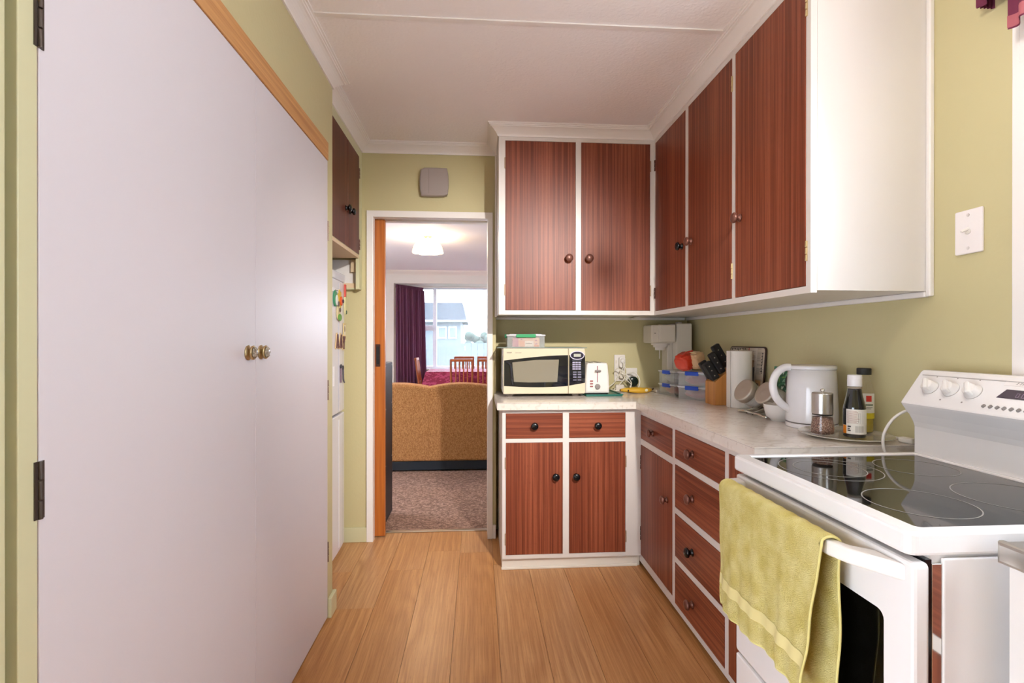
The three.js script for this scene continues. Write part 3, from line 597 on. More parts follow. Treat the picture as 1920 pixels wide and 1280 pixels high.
const lump = (cx, cy, cz, rx, ry, rz, s, amp = 0.18) => {     // an irregular soft lump of food
  const g = new THREE.SphereGeometry(1, 28, 18), p = g.attributes.position;
  for (let i = 0; i < p.count; i++) { const v = new THREE.Vector3().fromBufferAttribute(p, i), k = 1 + amp * noise.noise(v.x * 2.2 + s, v.y * 2.2, v.z * 2.2); p.setXYZ(i, v.x * k * rx + cx, v.y * k * ry + cy, v.z * k * rz + cz); }
  g.computeVertexNormals(); return flat(g);
};
foodBox('food_container', 'clear food container with a green clip, on top of the microwave', 0.288, 1.2015, 3.065, 0.236, 0.08, 0.17, 0, greenClip, (t, W, L, h) => {
  const pk = canvasTex(256, 128, (c, w, hh) => {
    const g = ['#f2b08a', '#f0a070', '#efc0a0', '#e9a6a4']; c.fillStyle = '#f0b795'; c.fillRect(0, 0, w, hh);
    c.fillStyle = '#c95f74'; c.fillRect(0, 0, 56, hh); c.fillStyle = '#f0965f'; c.fillRect(58, 40, 60, 88); c.fillStyle = '#f4dcc8'; c.fillRect(116, 46, 84, 82);
    c.fillStyle = '#8a6a60'; c.fillRect(126, 78, 62, 8); c.fillStyle = '#b04d78'; for (const [x, y] of [[222, 40], [224, 88], [84, 26]]) { c.beginPath(); c.arc(x, y, 10, 0, 7); c.fill(); }
    c.fillStyle = '#ef8f5e'; c.fillRect(204, 100, 44, 28);
  });
  part(t, 'contents', printed('F', -0.055, -0.080, 0.082, 0.004, 0.058, 0.0, 0.02).translate(0, 0, 0), S('#ffffff', 0.5, { map: pk }), null, 'pink and orange printed packet inside');
  part(t, 'contents', bx(-0.078, 0.08, 0.004, 0.05, -0.05, 0.06, 0.006), S('#d48a80', 0.7), null, 'pink packets behind');
}, [[0, -1], [-1, 0]]);
const meat = (c1, c2, s) => (t, W, L, h) => {
  part(t, 'contents', lump(0.0, h * 0.36, 0, W * 0.82, h * 0.32, L * 0.82, s), S(c1, 0.4), null, 'food inside');
  part(t, 'contents', [lump(-W * 0.3, h * 0.45, -L * 0.3, W * 0.45, h * 0.24, L * 0.42, s + 3, 0.3), lump(W * 0.3, h * 0.45, L * 0.25, W * 0.4, h * 0.24, L * 0.45, s + 9, 0.3)], S(c2, 0.35), null, 'paler food inside');
};
const four = 'blue-clip food containers in two stacks in the corner';
const fb1 = foodBox('food_container', 'lower blue-clip container with orange food, in the left stack by the wall', 1.234, WT, 3.0, 0.19, 0.073, 0.165, 0.245, blueClip, meat('#d8583a', '#ee8a58', 1), [[-1, 0], [1, 0]], four);
foodBox('food_container', 'upper blue-clip container with pale cream contents, in the left stack', 1.234, WT + 0.073, 3.0, 0.19, 0.08, 0.165, 0.245, blueClip, meat('#ece2d8', '#f4ede6', 5), [[-1, 0], [1, 0]], four);
foodBox('food_container', 'lower blue-clip container with pink meat, beside the knife block', 1.258, WT, 2.77, 0.16, 0.078, 0.185, 0.59, blueClip, meat('#dc7078', '#f0b8b8', 9), [[-1, 0], [1, 0]], four);
foodBox('food_container', 'upper blue-clip container with dark red contents, carrying the red bread bag', 1.258, WT + 0.078, 2.77, 0.16, 0.082, 0.185, 0.59, blueClip, meat('#bb4560', '#d8909c', 14), [[-1, 0], [1, 0]], four);
// ---- bread bag lying on the containers
{
  const t = thing('bread_bag', 'red plastic bag of sliced bread lying on the blue-clip containers', 'bag', 1.20, 1.071, 2.74);
  const bag = (a0, a1, rx, ry, rz, s) => { const g = new THREE.SphereGeometry(1, 40, 28), p = g.attributes.position;
    for (let i = 0; i < p.count; i++) { let v = new THREE.Vector3().fromBufferAttribute(p, i); const q = (c, e) => Math.sign(c) * Math.pow(Math.abs(c), e); const k = 1 + 0.10 * noise.noise(v.x * 3 + s, v.y * 3, v.z * 3) + 0.05 * noise.noise(v.x * 8, v.y * 8 + s, v.z * 8);
      p.setXYZ(i, q(v.x, 0.55) * rx * k, q(v.y, 0.6) * ry * k, q(v.z, 0.55) * rz * k); }
    g.computeVertexNormals(); return flat(g); };
  const put = (g, x, y, d, ry, rz) => { g.rotateZ(rz); g.rotateY(ry); g.translate(x, y, -d); return g; };
  part(t, 'wrapper', put(bag(0, 0, 0.055, 0.047, 0.052, 2), 1.175, 1.128, 2.755, 0.5, 0.32), Ph('#d63a20', 0.3, { clearcoat: 0.6 }));
  part(t, 'bread', put(bag(0, 0, 0.045, 0.045, 0.050, 7), 1.215, 1.133, 2.735, 0.5, 0.32), Ph('#d8b083', 0.35, { clearcoat: 0.5 }), null, 'pale bread seen through the clear end');
  part(t, 'seam', tube([P(1.128, 1.15, 2.715), P(1.155, 1.176, 2.71), P(1.19, 1.186, 2.705)], 0.004, 20, 6), Ph('#c52f1c', 0.3, { clearcoat: 0.6 }));
  part(t, 'print', put(bag(0, 0, 0.006, 0.048, 0.053, 9), 1.197, 1.133, 2.745, 0.5, 0.32), S('#efd9a8', 0.4), null, 'cream printed band');
}
// ---- toaster on its tray
single('tray', [bx(0.642, 0.862, WT, 0.917, 2.940, 3.24, 0.003), bx(0.642, 0.862, 0.915, 0.922, 2.938, 2.946, 0.003), bx(0.856, 0.868, 0.915, 0.924, 2.938, 3.24, 0.003)], S('#12695c', 0.35), 'flat dark green tray under the toaster', 'tray', [0.68, WT, 3.09]);
{
  const t = thing('toaster', 'white two-slot toaster with a red slot line, between microwave and wall sockets', 'toaster', 0.72, 0.917, 3.1);
  const s = (a) => [[0.645, 0.925], [0.793, 0.925], [0.790, 1.02], [0.783, 1.095], [0.776, 1.108], [0.66, 1.108], [0.652, 1.095], [0.645, 1.0]];
  part(t, 'body', outline('F', 3.215, s(), 0.245, [], 0.012), M.plastic);
  part(t, 'base', bx(0.655, 0.785, 0.917, 0.927, 2.98, 3.20, 0.003), M.black);
  for (const x of [0.688, 0.738]) part(t, 'bread_slot', bx(x - 0.012, x + 0.012, 1.1065, 1.1095, 3.01, 3.18, 0.001), M.black);
  const F = 2.970;
  part(t, 'lever_track', face('F', F, 0.7155, 0.7195, 0.992, 1.09, 0, 0.0012), S('#8d2748', 0.4));
  part(t, 'lever', face('F', F, 0.700, 0.737, 1.054, 1.066, 0.001, 0.018, 0.005), M.grey);
  part(t, 'dial', aim(lathe([[0, 0], [0.0155, 0], [0.0155, 0.008], [0.013, 0.011], [0, 0.011]], 28), P(0.718, 0.966, F), out.F), M.grey);
  for (const y of [0.999, 0.983, 0.967]) part(t, 'button', face('F', F, 0.672, 0.691, y - 0.004, y + 0.004, 0, 0.004, 0.002), S('#a05a58', 0.4));
}
// ---- sockets, plugs and flex on the far wall
{
  const t = thing('socket', 'upright white double power socket on the wall behind the toaster', 'socket', 0.945, 0.97, DN);
  part(t, 'plate', outline('F', DN, roundRect(0.909, 0.983, 0.972, 1.148, 0.006), 0.010, [], 0.002), M.plastic);
  part(t, 'plug', [outline('F', DN - 0.01, roundRect(0.936, 0.977, 1.062, 1.138, 0.016), 0.028, [], 0.004), aim(lathe([[0, 0], [0.017, 0], [0.015, 0.012], [0, 0.014]], 20), P(0.958, 1.108, DN - 0.038), out.F)], M.plastic);
  part(t, 'plug', outline('F', DN - 0.01, roundRect(0.938, 0.974, 0.99, 1.045, 0.014), 0.028, [], 0.004), M.plasticWarm);
  for (const y of [1.09, 1.01]) part(t, 'switch_rocker', face('F', DN, 0.918, 0.928, y, y + 0.022, 0.009, 0.013, 0.002), M.plasticWarm);
}
{
  const t = thing('socket', 'square white wall socket with a dark green round adaptor plugged into it', 'socket', 1.02, 0.97, DN);
  part(t, 'plate', outline('F', DN, roundRect(0.990, 1.066, 0.972, 1.059, 0.005), 0.009, [], 0.002), M.plastic);
  part(t, 'adaptor', aim(lathe([[0, 0], [0.030, 0], [0.034, 0.012], [0.034, 0.042], [0.030, 0.05], [0.014, 0.053], [0, 0.053]], 28), P(1.027, 0.972, DN - 0.009), out.F), Ph('#12241f', 0.2, { clearcoat: 0.5 }), null, 'dark green round adaptor');
}
single('power_cord', [tube([P(0.958, 1.105, 3.255), P(0.955, 1.07, 3.235), P(0.93, 1.02, 3.24), P(0.905, 0.98, 3.235), P(0.86, 0.945, 3.22), P(0.80, 0.925, 3.225)], 0.0032), tube([P(0.957, 1.015, 3.255), P(0.97, 0.985, 3.22), P(1.0, 0.955, 3.215), P(0.985, 0.93, 3.20), P(0.93, 0.915, 3.19), P(0.86, 0.925, 3.18)], 0.0032),
  tube([P(0.90, 1.045, 3.24), P(0.915, 1.06, 3.235), P(0.95, 1.035, 3.22), P(0.985, 0.995, 3.215), P(1.005, 0.96, 3.22), P(0.99, 0.94, 3.21)], 0.003), tube([P(0.96, 1.09, 3.25), P(0.975, 1.04, 3.235), P(0.955, 0.99, 3.225), P(0.925, 0.955, 3.225), P(0.90, 0.935, 3.22), P(0.875, 0.914, 3.20)], 0.003)],
  S('#e6dfcd', 0.45), 'tangled white flexes hanging between the sockets and the toaster', 'cord', [0.93, 0.914, 3.22]);
single('power_cord', tube([P(1.0, 1.02, 3.28), P(1.03, 1.03, 3.235), P(1.055, 1.0, 3.225), P(1.057, 0.96, 3.215), P(1.04, 0.925, 3.21), P(1.01, 0.914, 3.205)], 0.0035), S('#f0ebe2', 0.4), 'single white flex looping in front of the dark green adaptor', 'cord', [1.03, 0.914, 3.21]);
single('charger', [bx(0.895, 0.952, WT, 0.955, 3.20, 3.235, 0.006)], M.plasticWarm, 'small pale plug-in charger standing under the tangled flexes', 'charger', [0.92, WT, 3.22]);
// ---- bananas
{
  const make = (label, off, turn) => {
    const t = thing('banana', label, 'banana', 0, 0, 0, 'bananas on the corner of the worktop');
    const n = 22, pts = [];
    const R = (k) => 0.017 * Math.pow(Math.sin(Math.PI * (0.06 + 0.88 * k)), 0.55);
    const c = (k) => new THREE.Vector3(-0.09 + 0.18 * k, 0.0165, 0.028 * (1 - Math.pow(2 * k - 1, 2)) - 0.01);
    part(t, 'peel', grid(10, n, (u, v) => { const a = u * 2 * Math.PI, r = R(v) * (1 + 0.05 * Math.cos(5 * a)), q = c(v); return { x: q.x, y: q.y + r * Math.cos(a), z: q.z + r * Math.sin(a) }; }), S('#d9a82c', 0.5));
    part(t, 'stem', cyl(c(0.985), c(1).add(new THREE.Vector3(0.022, 0.004, -0.006)), 0.0065, 0.0045, 10), S('#4a3a22', 0.7), null, 'dark stem');
    part(t, 'tip', ball(c(0.005), 0.006, 0.006, 0.006, 10, 8), S('#3a2a1c', 0.8), null, 'dark tip');
    t.position.copy(P(...off)); t.rotation.y = turn; return t;
  };
  const a = make('front banana with an oval sticker, lying before the dark green adaptor', [1.035, WT, 3.12], 0.35);
  part(a, 'sticker', (() => { const g = ball(new THREE.Vector3(0, 0, 0), 0.012, 0.009, 0.001, 16, 8); g.translate(a.position.x + 0.015, a.position.y + 0.02, a.position.z + 0.0345); return g; })(), S('#efe6c8', 0.5));
  make('rear banana lying against the front banana, nearer the wall', [0.995, WT, 3.158], 0.30);
}
// ---- drinks machine in the corner
{
  const t = thing('drinks_machine', 'tall white fizzy-drinks machine standing in the corner behind the food containers', 'machine', 1.24, WT, 3.16);
  part(t, 'base', bx(1.13, 1.36, WT, 0.93, 3.115, 3.285, 0.008), M.plasticWarm);
  part(t, 'column', outline('F', 3.285, roundRect(1.262, 1.366, WT + 0.02, 1.352, 0.008), 0.17, [], 0.006), M.plasticWarm);
  part(t, 'back_rail', bx(1.225, 1.262, WT + 0.02, 1.25, 3.17, 3.27, 0.006), M.plasticWarm);
  const hd = part(t, 'head', [outline('F', 3.27, roundRect(1.098, 1.250, 1.225, 1.342, 0.012), 0.16, [], 0.008), bx(1.145, 1.252, 1.23, 1.344, 3.095, 3.14, 0.008)], M.plasticWarm);
  part(t, 'button', bx(1.285, 1.315, 1.35, 1.362, 3.15, 3.19, 0.004), M.plastic);
  part(t, 'nozzle', lathe([[0.03, 0], [0.033, 0.002], [0.033, 0.018], [0.045, 0.02], [0.045, 0.032], [0.058, 0.034], [0.058, 0.05], [0, 0.05]].map((q) => q), 32).translate(1.182, 1.180, -3.18), M.plastic, hd);
  part(t, 'tube', cyl(P(1.178, 1.125, 3.18), P(1.178, 1.185, 3.18), 0.0035), S('#efece4', 0.3), hd);
  part(t, 'mark', face('F', 3.11, 1.118, 1.127, 1.287, 1.291, 0, 0.0006), M.dark, hd);
}
// ---- knife block
{
  const t = thing('knife_block', 'wooden knife block holding four black-handled knives', 'knife block', 1.275, WT, 2.545);
  const s = new THREE.Shape([[1.213, WT], [1.345, WT], [1.345, 1.135], [1.322, 1.118], [1.213, 1.028]].map(([x, y]) => new THREE.Vector2(x, y)));
  const g = new THREE.ExtrudeGeometry(s, { depth: 0.108, bevelEnabled: true, bevelSize: 0.002, bevelOffset: -0.002, bevelThickness: 0.002, bevelSegments: 1 }); g.translate(0, 0, -2.60);
  const blockTex = pine.clone(); blockTex.rotation = Math.PI / 2; blockTex.repeat.set(1 / 0.6, 1 / 0.35);
  part(t, 'block', metric(flat(g)), S('#fff0d4', 0.45, { map: blockTex }));
  const dir = new THREE.Vector3(-0.52, 0.855, 0), across = new THREE.Vector3(0.64, 0.77, 0);
  const knife = (s0, d, len, h, label) => {
    const k = thing('knife', label, 'knife', 0, 0, 0);
    const at = P(1.213 + 0.109 * s0, 1.028 + 0.09 * s0, d);
    const gg = new RoundedBoxGeometry(h, len, 0.027, 3, 0.007), p = gg.attributes.position;
    for (let i = 0; i < p.count; i++) { const v = p.getY(i) / len + 0.5; p.setX(i, p.getX(i) * (1 + 0.10 * Math.cos(v * 6.5)) - 0.004 * Math.sin(v * 3.1)); }
    gg.computeVertexNormals(); gg.translate(0, len / 2 + 0.004, 0); gg.rotateZ(Math.atan2(0.52, 0.855)); gg.translate(at.x, at.y, at.z);
    part(k, 'handle', metric(flat(gg)), M.blackSoft);
    const bl = new THREE.BoxGeometry(h * 0.85, 0.05, 0.003).toNonIndexed(); bl.translate(0, -0.02, 0); bl.rotateZ(Math.atan2(0.52, 0.855)); bl.translate(at.x, at.y, at.z);
    part(k, 'blade', flat(bl), M.steel);
    for (const e of [0.25, 0.55, 0.8]) { const c = at.clone().addScaledVector(dir, len * e).add(new THREE.Vector3(0, 0, 0.0135)); part(k, 'rivet', aim(lathe([[0, 0.0006], [0.0032, 0.0006], [0.0036, 0]], 10), c, out.F), M.steelDull); }
    return k;
  };
  knife(0.14, 2.512, 0.100, 0.042, 'lowest and nearest black knife handle in the block');
  knife(0.18, 2.570, 0.098, 0.038, 'low black knife handle behind the nearest one');
  knife(0.50, 2.520, 0.118, 0.036, 'upper black knife handle on the near side of the block');
  knife(0.86, 2.550, 0.128, 0.042, 'highest black knife handle, at the back of the block');
}
// ---- paper roll
{
  const t = thing('paper_roll', 'white paper towel roll standing between the knife block and the kettle', 'paper roll', 1.306, WT, 2.425);
  part(t, 'paper', lathe([[0.019, 0.002], [0.058, 0], [0.0595, 0.002], [0.0595, 0.279], [0.058, 0.281], [0.021, 0.281]], 48).translate(1.306, WT, -2.425), S('#f1ebe4', 0.95));
  part(t, 'core', lathe([[0.019, 0.002], [0.021, 0.002], [0.021, 0.281], [0.019, 0.281], [0.019, 0.002]], 24).translate(1.306, WT, -2.425), S('#b59a78', 0.9));
  part(t, 'loose_edge', bx(1.2458, 1.2475, WT + 0.001, 1.19, 2.40, 2.425), S('#e8e1d8', 0.95));
}
// ---- newsprint board against the wall
{
  const news = canvasTex(1024, 768, (c, w, h) => {
    c.fillStyle = '#d8ccc0'; c.fillRect(0, 0, w, h); let s = 7; const r = () => (s = (s * 16807) % 2147483647) / 2147483647;
    const tint = ['#d9cec4', '#cfc0b0', '#e2d8cc', '#cbb9a5'];
    for (let i = 0; i < 6; i++) { c.fillStyle = tint[i % 4]; c.fillRect(i * 171, 0, 168, h); }
    for (let i = 0; i < 6; i++) for (let y = 20; y < h; y += 9) { if (r() < 0.15) { y += 20; continue; } c.fillStyle = `rgba(70,58,52,${0.25 + 0.35 * r()})`; c.fillRect(i * 171 + 10, y, 60 + 90 * r(), 4); }
    const blk = [[700, 260, 120, 200, '#6a6f78'], [700, 170, 90, 90, '#a9805a'], [860, 420, 110, 170, '#c79b6e'], [890, 460, 40, 60, '#5a3f38'], [540, 60, 120, 160, '#8a5a58'], [350, 300, 150, 210, '#726a66'], [180, 80, 110, 90, '#3d3a3a'], [40, 320, 120, 180, '#a06a5c'], [720, 480, 100, 120, '#4b5a66'], [860, 640, 120, 90, '#7c6a58']];
    for (const [x, y, a, b, k] of blk) { c.fillStyle = k; c.fillRect(x, y, a, b); c.fillStyle = 'rgba(230,220,205,.45)'; c.beginPath(); c.arc(x + a * 0.5, y + b * 0.35, Math.min(a, b) * 0.24, 0, 7); c.fill(); }
    c.fillStyle = '#2c2626'; for (let i = 0; i < 14; i++) c.fillRect(952 + 12 * (i % 2), 70 + i * 19, 34 - 12 * (i % 2) - 6 * r(), 13);
    for (let i = 0; i < 12; i++) c.fillRect(130 + i * 40, 16, 26, 26 * r() + 12);
    c.fillStyle = '#b4473f'; c.fillRect(660, 0, 20, 46);
  });
  const t = thing('serving_board', 'newsprint patterned board with dark rounded edge, leaning on the wall behind the paper roll', 'board', 1.385, WT, 2.57);
  const tilt = (g) => { g.translate(-1.365, -WT, 0); g.rotateZ(-0.085); g.translate(1.372, WT, 0); return g; };
  const rim = part(t, 'board', tilt(outline('R', 1.370, roundRect(2.352, 2.70, WT + 0.001, 1.213, 0.02), 0.008, [], 0.002, -0.008)), S('#3e2a28', 0.4));
  const g = printed('R', 1.370, 2.359, 2.783, WT + 0.008, 1.206, 0, 0.0012);
  part(t, 'print', tilt(outline('R', 1.370, roundRect(2.359, 2.693, WT + 0.008, 1.206, 0.015), 0.001, [], 0)), (() => { news.repeat.set(1 / 0.43, 1 / 0.30); news.offset.set(2.7835 / 0.43, -WT / 0.30); news.wrapS = news.wrapT = THREE.RepeatWrapping; return S('#ffffff', 0.4, { map: news }); })(), rim);
}
// ---- spice jars in a steel stand
{
  const axis = new THREE.Vector3(-0.88, 0.47, 0.12).normalize();
  const jar = (x, y, d, r, label) => {
    const t = thing('jar', label, 'jar', x, y, d, 'glass storage jars tipped in the steel stand'), at = P(x, y, d);
    const gl = part(t, 'glass_body', aim(lathe([[0, 0], [r * 0.93, 0], [r * 0.98, 0.006], [r, 0.02], [r, 0.065], [r * 0.9, 0.078], [0, 0.080]].map(([a, b]) => [a, -0.02 - b]).reverse(), 32), at, axis), M.glass);
    part(t, 'contents', aim(lathe([[0, -0.026], [r * 0.92, -0.026], [r * 0.94, -0.06], [r * 0.94, -0.075], [r * 0.8, -0.092], [0, -0.094]].reverse(), 28), at, axis), S('#cfc8c0', 0.8), null, 'pale contents');
    part(t, 'lid', aim(lathe([[0, 0.004], [r * 0.25, 0.004], [r * 0.28, 0.002], [r * 0.8, 0.002], [r * 0.93, 0.0035], [r * 1.03, 0.001], [r * 1.06, -0.004], [r * 1.06, -0.026], [r * 1.02, -0.028], [0, -0.028]].reverse(), 40), at, axis), M.steelDull, null, 'brushed steel lid');
  };
  jar(1.206, 1.018, 2.205, 0.052, 'tipped glass jar with a steel lid, just right of the paper roll');
  jar(1.243, 1.016, 2.10, 0.050, 'tipped glass jar with a steel lid, just left of the kettle handle');
  const side = (d) => tube([P(1.22, WT + 0.005, d), P(1.245, WT + 0.004, d), P(1.30, WT + 0.03, d - 0.02), P(1.33, WT + 0.07, d - 0.03)], 0.004, 24, 8);
  single('jar_stand', [side(2.26), side(2.20), side(2.15), side(2.06), tube([P(1.218, WT + 0.005, 2.27), P(1.212, WT + 0.012, 2.2), P(1.214, WT + 0.012, 2.12), P(1.22, WT + 0.005, 2.05)], 0.005, 24, 8), tube([P(1.24, WT + 0.005, 2.27), P(1.24, WT + 0.005, 2.05)], 0.004, 12, 8)], M.chrome, 'low shiny wire stand under the two tipped jars', 'stand', [1.26, WT, 2.16]);
}
// ---- bowl
{
  const t = thing('bowl', 'white china bowl tucked between the jars and the kettle', 'bowl', 1.250, WT, 2.000);
  part(t, 'body', lathe([[0, 0.004], [0.028, 0.004], [0.03, 0], [0.034, 0], [0.036, 0.006], [0.052, 0.02], [0.058, 0.042], [0.062, 0.068], [0.060, 0.069], [0.055, 0.043], [0.048, 0.022], [0.03, 0.011], [0, 0.009]], 48).translate(1.250, WT, -2.000), Ph('#efeae6', 0.12, { clearcoat: 0.6 }));
}
// ---- kettle
{
  const t = thing('kettle', 'white plastic jug kettle with a big curved handle', 'kettle', 1.285, WT, 1.85);
  const cx = 1.285, cd = 1.85, put = (g) => g.translate(cx, WT, -cd);
  part(t, 'power_base', put(lathe([[0, 0], [0.088, 0], [0.090, 0.003], [0.090, 0.014], [0.087, 0.018], [0, 0.018]], 48)), M.appliance);
  part(t, 'seam', put(lathe([[0.0, 0.0175], [0.0865, 0.0175], [0.0865, 0.0205], [0, 0.0205]], 48)), M.grey);
  const body = part(t, 'body', put(lathe([[0, 0.0205], [0.088, 0.0205], [0.0895, 0.024], [0.0890, 0.07], [0.085, 0.15], [0.081, 0.222], [0.0, 0.222]], 56)), M.appliance);
  part(t, 'lid', put(lathe([[0, 0.2215], [0.0815, 0.2215], [0.0835, 0.224], [0.0835, 0.233], [0.080, 0.237], [0.05, 0.239], [0.0, 0.240]], 56)), M.appliance);
  part(t, 'spout', put((() => { const g = lathe([[0, 0], [0.012, 0], [0.020, 0.03], [0.026, 0.052], [0, 0.052]], 20); g.translate(0.066, 0.182, 0); return g; })()), M.appliance, body);
  {
    const ctr = [[-0.078, 0.229], [-0.10, 0.227], [-0.128, 0.205], [-0.142, 0.165], [-0.135, 0.122], [-0.112, 0.088], [-0.082, 0.067]].map(([x, y]) => new THREE.Vector3(x, y, 0));
    const g = new THREE.TubeGeometry(new THREE.CatmullRomCurve3(ctr), 50, 0.0145, 14); g.scale(1, 1, 1.05);
    g.rotateY(-0.18); part(t, 'handle', put(merge(flat(g), ball(new THREE.Vector3(-0.079, 0.068, -0.012), 0.016, 0.02, 0.016))), M.appliance, body);
  }
  for (const y of [0.118, 0.075]) part(t, 'gauge_mark', put(ball(new THREE.Vector3(0.008, y, 0.0868), 0.005, 0.006, 0.0018, 12, 8)), M.greyLight, body);
}
// ---- green card against the wall
{
  const leaves = canvasTex(256, 256, (c, w, h) => { c.fillStyle = '#2f6b4c'; c.fillRect(0, 0, w, h); let s = 11; const r = () => (s = (s * 16807) % 2147483647) / 2147483647;
    for (let i = 0; i < 130; i++) { c.fillStyle = ['#4f9a70', '#1f4a34', '#86b796', '#6fa04a', '#cfe0d0'][Math.floor(r() * 5)]; c.save(); c.translate(r() * w, r() * h * 0.62); c.rotate(r() * 6.3); c.beginPath(); c.ellipse(0, 0, 5 + 13 * r(), 2 + 4 * r(), 0, 0, 7); c.fill(); c.restore(); }
    c.fillStyle = '#8fae92'; c.fillRect(0, 160, w, 96); c.fillStyle = '#3a2328'; c.beginPath(); c.ellipse(120, 80, 34, 46, 0, 0, 7); c.fill(); });
  const t = thing('recipe_card', 'green leafy picture card standing on the worktop behind the kettle', 'card', 1.395, WT, 2.2);
  const tilt = (g) => { g.translate(-1.39, -WT, 0); g.rotateZ(-0.05); g.translate(1.396, WT, 0); return g; };
  const b = part(t, 'board', tilt(bx(1.387, 1.390, WT + 0.001, 1.121, 2.02, 2.285)), M.whiteWall);
  part(t, 'print', tilt(printed('R', 1.387, 2.02, 2.285, WT + 0.001, 1.121, 0, 0.0008)), S('#ffffff', 0.5, { map: leaves }), b);
}
// ---- glass plate with grinder, bottles and packet
single('plate', lathe([[0, 0], [0.095, 0], [0.118, 0.006], [0.140, 0.011], [0.1415, 0.0125], [0.140, 0.0145], [0.117, 0.0085], [0.094, 0.0035], [0, 0.0035]], 64).translate(1.262, WT, -1.645), Ph('#f0ebe0', 0.1, { transmission: 0.45, thickness: 0, clearcoat: 1 }), 'round clear glass plate under the grinder and bottles', 'plate', [1.262, WT, 1.645]);
{
  const px = 1.172, pd = 1.632, y = WT + 0.0135, put = (g) => g.translate(px, y, -pd);
  const t = thing('pepper_grinder', 'steel-topped glass pepper grinder on the glass plate', 'grinder', px, y, pd);
  part(t, 'glass_body', put(lathe([[0, 0], [0.036, 0], [0.0372, 0.003], [0.0365, 0.02], [0.0335, 0.045], [0.0315, 0.064], [0.0315, 0.066], [0, 0.066]], 40)), M.glass);
  const speck = dataTex(128, 128, (u, v) => { const q = hash(Math.floor(u * 64), Math.floor(v * 64), 5); return q > 0.86 ? [0.75, 0.66, 0.58] : q > 0.5 ? [0.32, 0.21, 0.17] : [0.52, 0.37, 0.31]; });
  part(t, 'peppercorns', put(lathe([[0, 0.004], [0.0335, 0.004], [0.034, 0.02], [0.031, 0.045], [0.0295, 0.058], [0, 0.062]], 32)), S('#ffffff', 0.6, { map: (speck.repeat.set(2, 1), speck) }), null, 'mixed brown peppercorns');
  part(t, 'collar', put(lathe([[0, 0.066], [0.0305, 0.066], [0.0305, 0.069], [0, 0.069]], 36)), M.dark);
  part(t, 'top', put(lathe([[0, 0.069], [0.0315, 0.069], [0.032, 0.071], [0.032, 0.083], [0.0316, 0.0835], [0.0316, 0.085], [0.032, 0.0855], [0.032, 0.137], [0.031, 0.1405], [0.026, 0.1425], [0, 0.143]], 48)), M.steel, null, 'brushed steel top');
  part(t, 'finial', put(lathe([[0, 0.142], [0.004, 0.1425], [0.005, 0.145], [0.0072, 0.148], [0.0065, 0.152], [0.0035, 0.1545], [0, 0.155]], 20)), M.chrome);
}
{
  const px = 1.262, pd = 1.600, y = WT + 0.010, put = (g) => g.translate(px, y, -pd);
  const t = thing('sauce_bottle', 'dark sauce bottle with a white cap and a nutrition label, on the glass plate', 'bottle', px, y, pd);
  part(t, 'bottle', put(lathe([[0, 0], [0.030, 0], [0.0325, 0.003], [0.0328, 0.095], [0.0315, 0.104], [0.027, 0.122], [0.0225, 0.142], [0.0205, 0.157], [0.0195, 0.162], [0, 0.162]], 40)), Ph('#12161c', 0.07, { clearcoat: 1 }));
  part(t, 'neck_band', put(lathe([[0.0, 0.161], [0.0198, 0.161], [0.0198, 0.168], [0, 0.168]], 32)), S('#b7a99a', 0.4));
  part(t, 'cap', put(lathe([[0, 0.168], [0.0212, 0.168], [0.0215, 0.17], [0.0210, 0.192], [0.0205, 0.1925], [0.0205, 0.194], [0.021, 0.1945], [0.0205, 0.205], [0.019, 0.207], [0, 0.207]], 36)), S('#e9e4e6', 0.35), null, 'white cap');
  const lab = canvasTex(512, 256, (c, w, h) => {
    c.fillStyle = '#e9e4dc'; c.fillRect(0, 0, w, h); c.fillStyle = '#ef8a1e'; c.fillRect(0, 0, 96, h); c.fillStyle = '#e9e4dc'; c.fillRect(0, 0, 96, 170); c.fillStyle = '#10131a'; c.fillRect(0, 0, 92, 168);
    c.fillStyle = '#b78f84'; for (let i = 0; i < 12; i++) c.fillRect(112, 18 + i * 11, 160 + 60 * ((i * 7) % 5) / 5, 4); c.fillStyle = '#9a938c'; c.fillRect(300, 40, 5, 100); c.fillRect(330, 36, 4, 110); c.fillRect(380, 18, 3, 130);
    c.fillStyle = '#3c3838'; for (let i = 0; i < 14; i++) c.fillRect(250 + i * 11, 170, 3 + (i * 5) % 5, 66); c.fillRect(120, 172, 60, 14); c.fillRect(120, 196, 40, 10); c.fillRect(120, 214, 56, 12);
  });
  const a0 = -1.9, a1 = 0.75;
  part(t, 'label', put(grid(30, 1, (u, v) => { const a = a0 + (a1 - a0) * u; return { x: 0.0334 * Math.sin(a), y: 0.012 + 0.082 * v, z: 0.0334 * Math.cos(a) }; })), S('#ffffff', 0.5, { map: lab }), null, 'white printed label with an orange corner');
}
